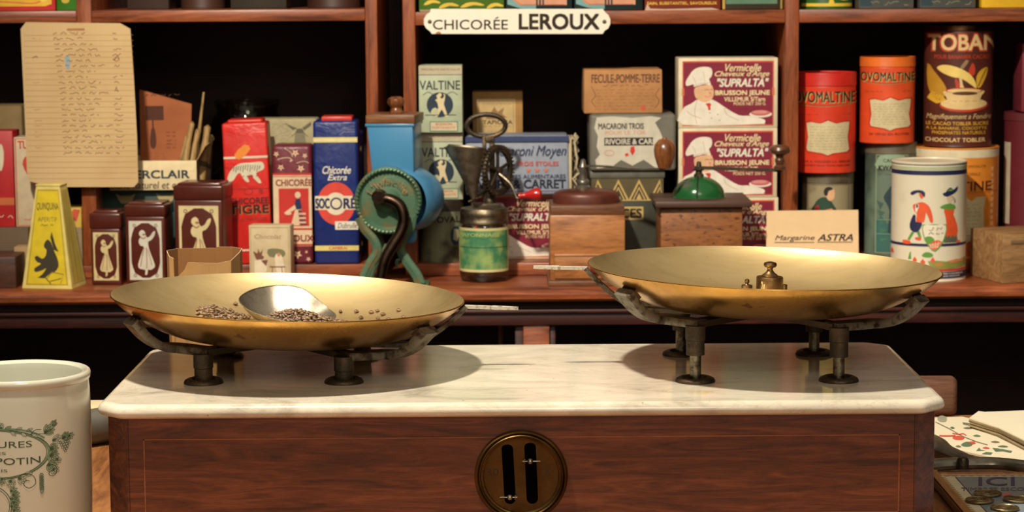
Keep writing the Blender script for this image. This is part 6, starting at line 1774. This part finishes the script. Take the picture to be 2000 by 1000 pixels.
def heap(cx, cy, ax_, ay_, hgt, label, group, tries=5000, cond=None, dens=1.0):
    for _ in range(tries):
        u = rnd.uniform(-1, 1); v = rnd.uniform(-1, 1)
        if u * u + v * v > 1 or rnd.random() > dens: continue
        x = cx + u * ax_; y = cy + v * ay_
        if cond and not cond(x, y): continue
        f = floor_z(x, y); z = f + .0010
        for q in beans:
            d_ = math.hypot(q[0] - x, q[1] - y)
            if d_ < 0.0035: z = max(z, q[2] + math.sqrt(max(0, 0.0035 ** 2 - d_ ** 2)) * .55)
        if z > f + .0012 + hgt * max(0, 1 - (u * u + v * v) ** .8): continue
        add_bean(x, y, z, z < f + .0012, label, group)
c1 = PLi @ W(572, 622, 1.925); c3 = PLi @ W(662, 622, 1.935); c2 = PLi @ W(437, 618, 1.950)
heap(c1.x, c1.y, .032, .022, .0135, 'roasted bean in the heap lying inside the metal scoop', 'beans in the scoop', cond=lambda x, y: scoop_z(x, y) is not None)
heap(c3.x - .004, c3.y - .006, .030, .022, .0055, 'roasted bean in the spill right of the metal scoop', 'beans spilled right of the scoop', 2200, cond=lambda x, y: scoop_z(x, y) is None)
heap(c2.x, c2.y, .023, .019, .0055, 'roasted bean in the patch left of the metal scoop', 'beans left of the scoop', 1500, cond=lambda x, y: scoop_z(x, y) is None)
for (px, py) in ((696, 610), (725, 612), (737, 609), (748, 616), (738, 624), (778, 608), (788, 621), (460, 595), (665, 610), (759, 625), (705, 622)):
    for k in range(500):                        # the ray meets the inside of the pan
        v = PLi @ W(px, py, 1.75 + k * .0007)
        if math.hypot(v.x, v.y) < PAN_R * .98 and v.z <= pan_z(math.hypot(v.x, v.y)) + .001:
            add_bean(v.x, v.y, pan_z(math.hypot(v.x, v.y)) + .0018, True, 'single roasted bean lying loose on the left pan', 'loose beans on the pan'); break
# beans the photo shows nothing of are left out
camp = Vector((0, 0, CZ)); info = []
for i, q in enumerate(beans):
    wp = PL @ Vector(q[:3]); info.append((wp, (wp - camp).length, wp.x / wp.y, (wp.z - CZ) / wp.y))
def hidden(i):
    w0, d0_, a0, e0 = info[i]; c = 0
    for k, (w1, d1, a1, e1) in enumerate(info):
        if k != i and d1 < d0_ and math.hypot(a1 - a0, e1 - e0) * 1.9 < .0019: c += 1
    return c
low = {i: hidden(i) + (3 if info[i][3] < (W(560, 636, 1.75).z - CZ) / 1.75 else 0) for i in range(len(beans))}
order = sorted(range(len(beans)), key=lambda i: (low[i], info[i][1]))
bm_ = bean_mesh(); first = bm_.build('roasted_bean'); nfirst = 0
for k, i in enumerate(order):
    x, y, z, rot, lab, grp = beans[i]; Mx = PL @ Matrix.Translation((x, y, z)) @ rot
    if k < 298 and low[i] < 9:
        o_ = first if k == 0 else first.copy()
        if k: COL.objects.link(o_)
        o_.matrix_world = Mx; tag(o_, lab, 'bean', grp)


# ------------------------------------------------------------ things on the counter at right and left
def TT(px, py, dz=0): return H(px, py, TZ + dz)
# printed cloth / papers
pts = [TT(1815, 820), TT(1880, 818), TT(2010, 850), TT(2120, 880), TT(2120, 960), TT(1985, 912), TT(1900, 890), TT(1815, 870)]
o = TT(1900, 850)
b = MB(); b.add([(v.x - o.x, v.y - o.y, z) for z in (.0005, .0022) for v in pts], [list(range(8)), list(range(8, 16))] + [[i, (i + 1) % 8, (i + 1) % 8 + 8, i + 8] for i in range(8)], flat((232, 222, 192), .8, .03))
P = Print(b, 1, 1, lambda u, v, off: Vector((TT(u, v).x - o.x, TT(u, v).y - o.y, .0023 + off)), (0, 0, 1, 1))
def cq(x, y): return (1680 + x / 3.334, 700 + y / 3.334)
G3 = flat((92, 116, 88), .8); R3 = flat((214, 84, 60), .8); K3 = flat((120, 112, 92), .8)
P.poly([cq(*q) for q in ((505, 400), (530, 388), (562, 400), (560, 426), (530, 430), (506, 420))], flat((160, 160, 138), .8), 1, 3)
P.poly([cq(*q) for q in ((660, 575), (690, 560), (728, 566), (724, 586), (690, 592), (662, 586))], G3, 1, 3); P.poly([cq(*q) for q in ((705, 562), (740, 558), (752, 570), (730, 576))], R3, 2, 2)
for q in (((515, 520), (560, 522), (620, 520)),): P.line([cq(*z) for z in q], 2.6, R3, 2, 3)
P.poly([cq(*q) for q in ((600, 530), (640, 520), (680, 532), (660, 548), (615, 545))], R3, 1, 2)
P.line([cq(*q) for q in ((490, 430), (590, 480), (660, 520), (760, 560), (830, 580))], 1.6, K3, 1, 5)
P.poly([cq(*q) for q in ((790, 640), (820, 626), (862, 630), (850, 645))], G3, 1); P.poly([cq(*q) for q in ((755, 620), (775, 598), (785, 612), (820, 618))], G3, 1); P.poly([cq(*q) for q in ((860, 600), (905, 604), (930, 622), (880, 624))], G3, 1)
for x_, y_, w2_, m_ in ((700, 470, 30, K3), (760, 520, 26, G3), (880, 560, 30, K3), (930, 590, 36, G3), (820, 600, 24, R3), (600, 468, 16, G3), (640, 590, 20, K3)):
    P.poly([cq(*q) for q in ((x_ - w2_, y_), (x_, y_ - 7), (x_ + w2_, y_ + 3), (x_, y_ + 7))], m_, 1, 2)
P.line([cq(*q) for q in ((600, 505), (640, 512), (670, 508), (690, 520))], 1.5, R3, 3, 4)
P.poly([cq(*q) for q in ((665, 432), (720, 440), (700, 452), (670, 446))], K3, 1); P.poly([cq(*q) for q in ((910, 605), (990, 620), (980, 632), (930, 622))], G3, 1)
tag(b.build('printed_paper', None, (o.x, o.y, TZ), 0), 'cream printed sheet with red and green motifs, right of the balance', 'paper')
# stack of old papers
b = MB(); o = TT(1960, 850)
ol = [TT(1893, 840, .0), TT(1912, 826), TT(1925, 828), TT(2080, 822), TT(2120, 860), TT(2060, 900), TT(2000, 884), TT(1950, 858)]
z = .0026
for k in range(7):
    h_ = .0012; j_ = [(v.x - o.x + rnd.uniform(-.0012, .0012), v.y - o.y + rnd.uniform(-.001, .001)) for v in ol]
    m_ = flat((236, 228, 200), .85, .02) if k == 6 else flat((168, 148, 108), .85, .1) if k % 2 else flat((120, 104, 78), .85, .1)
    b.add([(x, y, zz_) for zz_ in (z, z + h_) for x, y in j_], [list(range(8)), list(range(8, 16))] + [[i, (i + 1) % 8, (i + 1) % 8 + 8, i + 8] for i in range(8)], m_); z += h_ + .0001
tag(b.build('paper_pad', None, (o.x, o.y, TZ), 0), 'thick pad of old papers with white top sheet, lying on the printed sheet', 'paper')

# nutcracker-like grey tool
o = TT(1900, 905); b = MB(); M_gt = worn('grey_tool_steel', (142, 138, 124), (100, 94, 80), .42, .68, 50, .32, .6, .15)
def g3(x, y, dz=.008): q = TT(*cq(x, y), dz); return (q.x - o.x, q.y - o.y, q.z - TZ)
t = thing('steel_tool', 'grey steel hinged hand tool lying in front of the printed sheet', 'tool', (o.x, o.y, TZ))
cs = [(math.cos(k * PI / 5), math.sin(k * PI / 5)) for k in range(10)]
q = spline([g3(440, 700), g3(520, 690), g3(640, 684), g3(760, 682), g3(900, 684), g3(1050, 700), g3(1200, 716)], 4, False); n = len(q)
b.sweep(q, cs, M_gt, None, False, [(.0075 + .0012 * math.sin(i * .3), .0052) for i in range(n)]); b.build('handle', t)
b = MB(); q = spline([g3(440, 520), g3(500, 550), g3(545, 590), g3(600, 615), g3(680, 650), g3(720, 668)], 4, False); n = len(q)
b.sweep(q, cs, M_gt, None, False, [(.010 - .004 * i / n, .0045) for i in range(n)]); b.build('handle', t)
b = MB(); c3_ = g3(668, 672, .012); b.lathe([(0, .004), (.004, .0035), (.0052, .001), (.0052, -.006)], M_iron, 20, Matrix.Translation(c3_)); b.build('hinge_pin', t)

# framed coin tray sign
fx0, fx1 = .3455, .3620; y0 = 1.60; y1 = TT(1900, 925).y + .002
zt_ = .020; WL = .30
b = MB(); t = thing('coin_tray', 'wooden-framed counter tray with lettering under glass, holding holed coins', 'tray', (.50, 1.83, TZ))
M_fr = wood('tray_frame_wood', (120, 72, 34), (168, 112, 60), (194, 140, 84), sc=(9, 1.2, 9), rough=.4)
zz0 = .0006
X0 = H(1823, 925, TZ + .012).x - .5; zT = .012
Y1 = H(1900, 921, TZ + zT).y - 1.83; Y0 = -.25; X1 = .19
fw = .0155
xi0 = H(1897, 1000, TZ + .0105).x - .5 - .0005
fw = xi0 - X0
b.box(X0, xi0 - .0006, Y0, Y1, 0, zT, M_fr, .003, 3); b.box(X0 + .003, xi0 - .006, Y0 + .002, Y1 - .002, zT - .002, zT + .0008, M_fr, .0015, 2)
b.box(xi0 - .0005, X1, Y1 - .008, Y1, 0, zT, M_fr, .002, 2); b.box(X1, X1 + .012, Y0, Y1, 0, zT, M_fr, .002, 2); b.box(xi0 - .0005, X1, Y0, Y0 + .01, 0, zT, M_fr, .002, 2); b.build('frame', t)
Yi = Y1 - .0085; zp = .0102
b = MB(); b.box(xi0, X1 - .0005, Y0 + .0105, Yi, .001, zp, flat((222, 210, 176), .5), 0)
P = Print(b, 1, 1, lambda u, v, off: Vector((H(u, v, TZ + zp).x - .5, H(u, v, TZ + zp).y - 1.83, zp + .0001 + off)), (0, 0, 1, 1))
def cr(x, y): return (1680 + x / 3.334, 700 + y / 3.334)
# perforated stamp edge and blue-grey field in plane coordinates
F2 = Print(b, 1, 1, lambda u, v, off: Vector((u, v, zp + .0001 + off)), (0, 0, 1, 1))
M_field = flat((126, 138, 146), .35, .08)
xa, xb = xi0 + .012, X1 - .012; ya, ybb = Y0 + .02, Yi - .0045
F2.rect(xa, ya, xb, ybb, flat((60, 64, 66), .4), 1); F2.rect(xa + .0006, ya + .0006, xb - .0006, ybb - .0006, M_field, 2)
tan_ = flat((178, 146, 92), .5)
for i in range(26): F2.ell(xi0 + .0015, Yi - .006 - i * .0065, .0028, .0020, tan_, 1, 14)
for i in range(26): F2.ell(xi0 + .006 + i * .0068, Yi - .0005, .0022, .0013, tan_, 1, 14)
vi = flat((58, 56, 96), .4)
P.text('ICI', *cr(772, 778), *cr(1005, 832), vi, 3, .02); P.text('TIMBRES ESCOMPTE', *cr(660, 845), *cr(1220, 866), flat((90, 92, 104), .4), 3, .02)
P.poly([cr(*q) for q in ((920, 880), (985, 876), (975, 892), (930, 900))], flat((200, 110, 100), .4), 3)
b.build('lettered_panel', t)
# coins
M_coin = metal('nickel_coin', (176, 158, 118), .40, (132, 114, 80), .42, .62, 150, .4)
def coin_mesh(hole=True):
    b = MB(); r = .0112
    rin = .0024 if hole else 0
    prof = [(rin, 0), (r * .97, 0), (r, .0003), (r, .0013), (r * .97, .0016), (r * .90, .0016), (r * .88, .0013), (r * .34, .0013), (r * .30, .0016), (rin, .0016)]
    if hole: prof.append((rin, 0))
    b.lathe(prof, M_coin, 48)
    for k in range(22):
        a = 2 * PI * k / 22 + .1; 
        if k % 7 == 0: continue
        b.box(r * .56 - .0011, r * .56 + .0011 + .0008 * (k % 3), -.0006, .0006, .0012, .0015, M_coin, 0, M=Matrix.Rotation(a, 4, 'Z'))
    return b
zpp = TZ + zp + .0010
coins = [((830, 880), 0, True, 'holed coin on the tray, farthest back, overlapping the one in front of it'), ((778, 925), 0, True, 'holed coin lying leftmost on the tray'), ((1022, 918), 0, True, 'holed coin at the right of the tray coins'), ((940, 975), 1, False, 'coin without a hole showing, nearest on the tray'), ((812, 868), 2, True, '')]
c0 = None
for i, ((x, y), lv, hole, lab) in enumerate(coins[:4]):
    q = H(*cr(x, y + 4), zpp)
    if i == 3:
        o_ = coin_mesh(False).build('coin', None, (q.x, q.y, zpp))
    elif c0 is None: c0 = o_ = coin_mesh(True).build('coin', None, (q.x, q.y, zpp))
    else: o_ = c0.copy(); COL.objects.link(o_); o_.location = (q.x, q.y, zpp)
    o_.rotation_euler = (0, 0, i * 1.3)
    tag(o_, lab, 'coin', 'coins on the tray')
o_.location.z = zpp
coinz = 0

# dark rounded box behind the balance
q0 = W(1800, 737, 2.24); q1 = W(1869, 820, 2.24)
b = MB(); b.box(-.045, q1.x - q0.x, 0, .02, 0, q0.z - TZ, wood('dull_brown_wood', (84, 54, 38), (118, 80, 60), (140, 100, 76), rough=.5), .006, 4)
tag(b.build('rounded_board', None, (q0.x, 2.235, TZ), .0), 'dull brown board with rounded corner, standing behind the balance at right', 'board')
# between pot and balance
b = MB()
b.lathe([(0, 0), (.014, 0), (.0165, .003), (.0165, .105), (.014, .11), (0, .11)], worn('dull_grey_flask', (112, 110, 100), (70, 68, 60), .4, .7, 20, .4, .3, .1), 32, Matrix.Translation((0, 0, .0166)) @ Matrix.Rotation(-.85, 4, 'Z') @ Matrix.Rotation(PI / 2, 4, 'X'))
q = TT(222, 862); tag(b.build('metal_cylinder', None, (q.x, q.y, TZ), 0), 'dull grey metal cylinder lying between the pot and the balance', 'cylinder')
q0 = W(190, 800, 2.13); zb_ = q0.z - TZ
b = MB(); b.box(-.06, 0, 0, .05, 0, zb_ - .008, flat((40, 30, 24), .6), .003); b.box(-.061, .001, -.001, .051, zb_ - .008, zb_, flat((226, 206, 164), .6), .002)
tag(b.build('cream_topped_box', None, (q0.x, 2.13, TZ), 0), 'small dark box with cream lid, glimpsed between the pot and the balance', 'box')
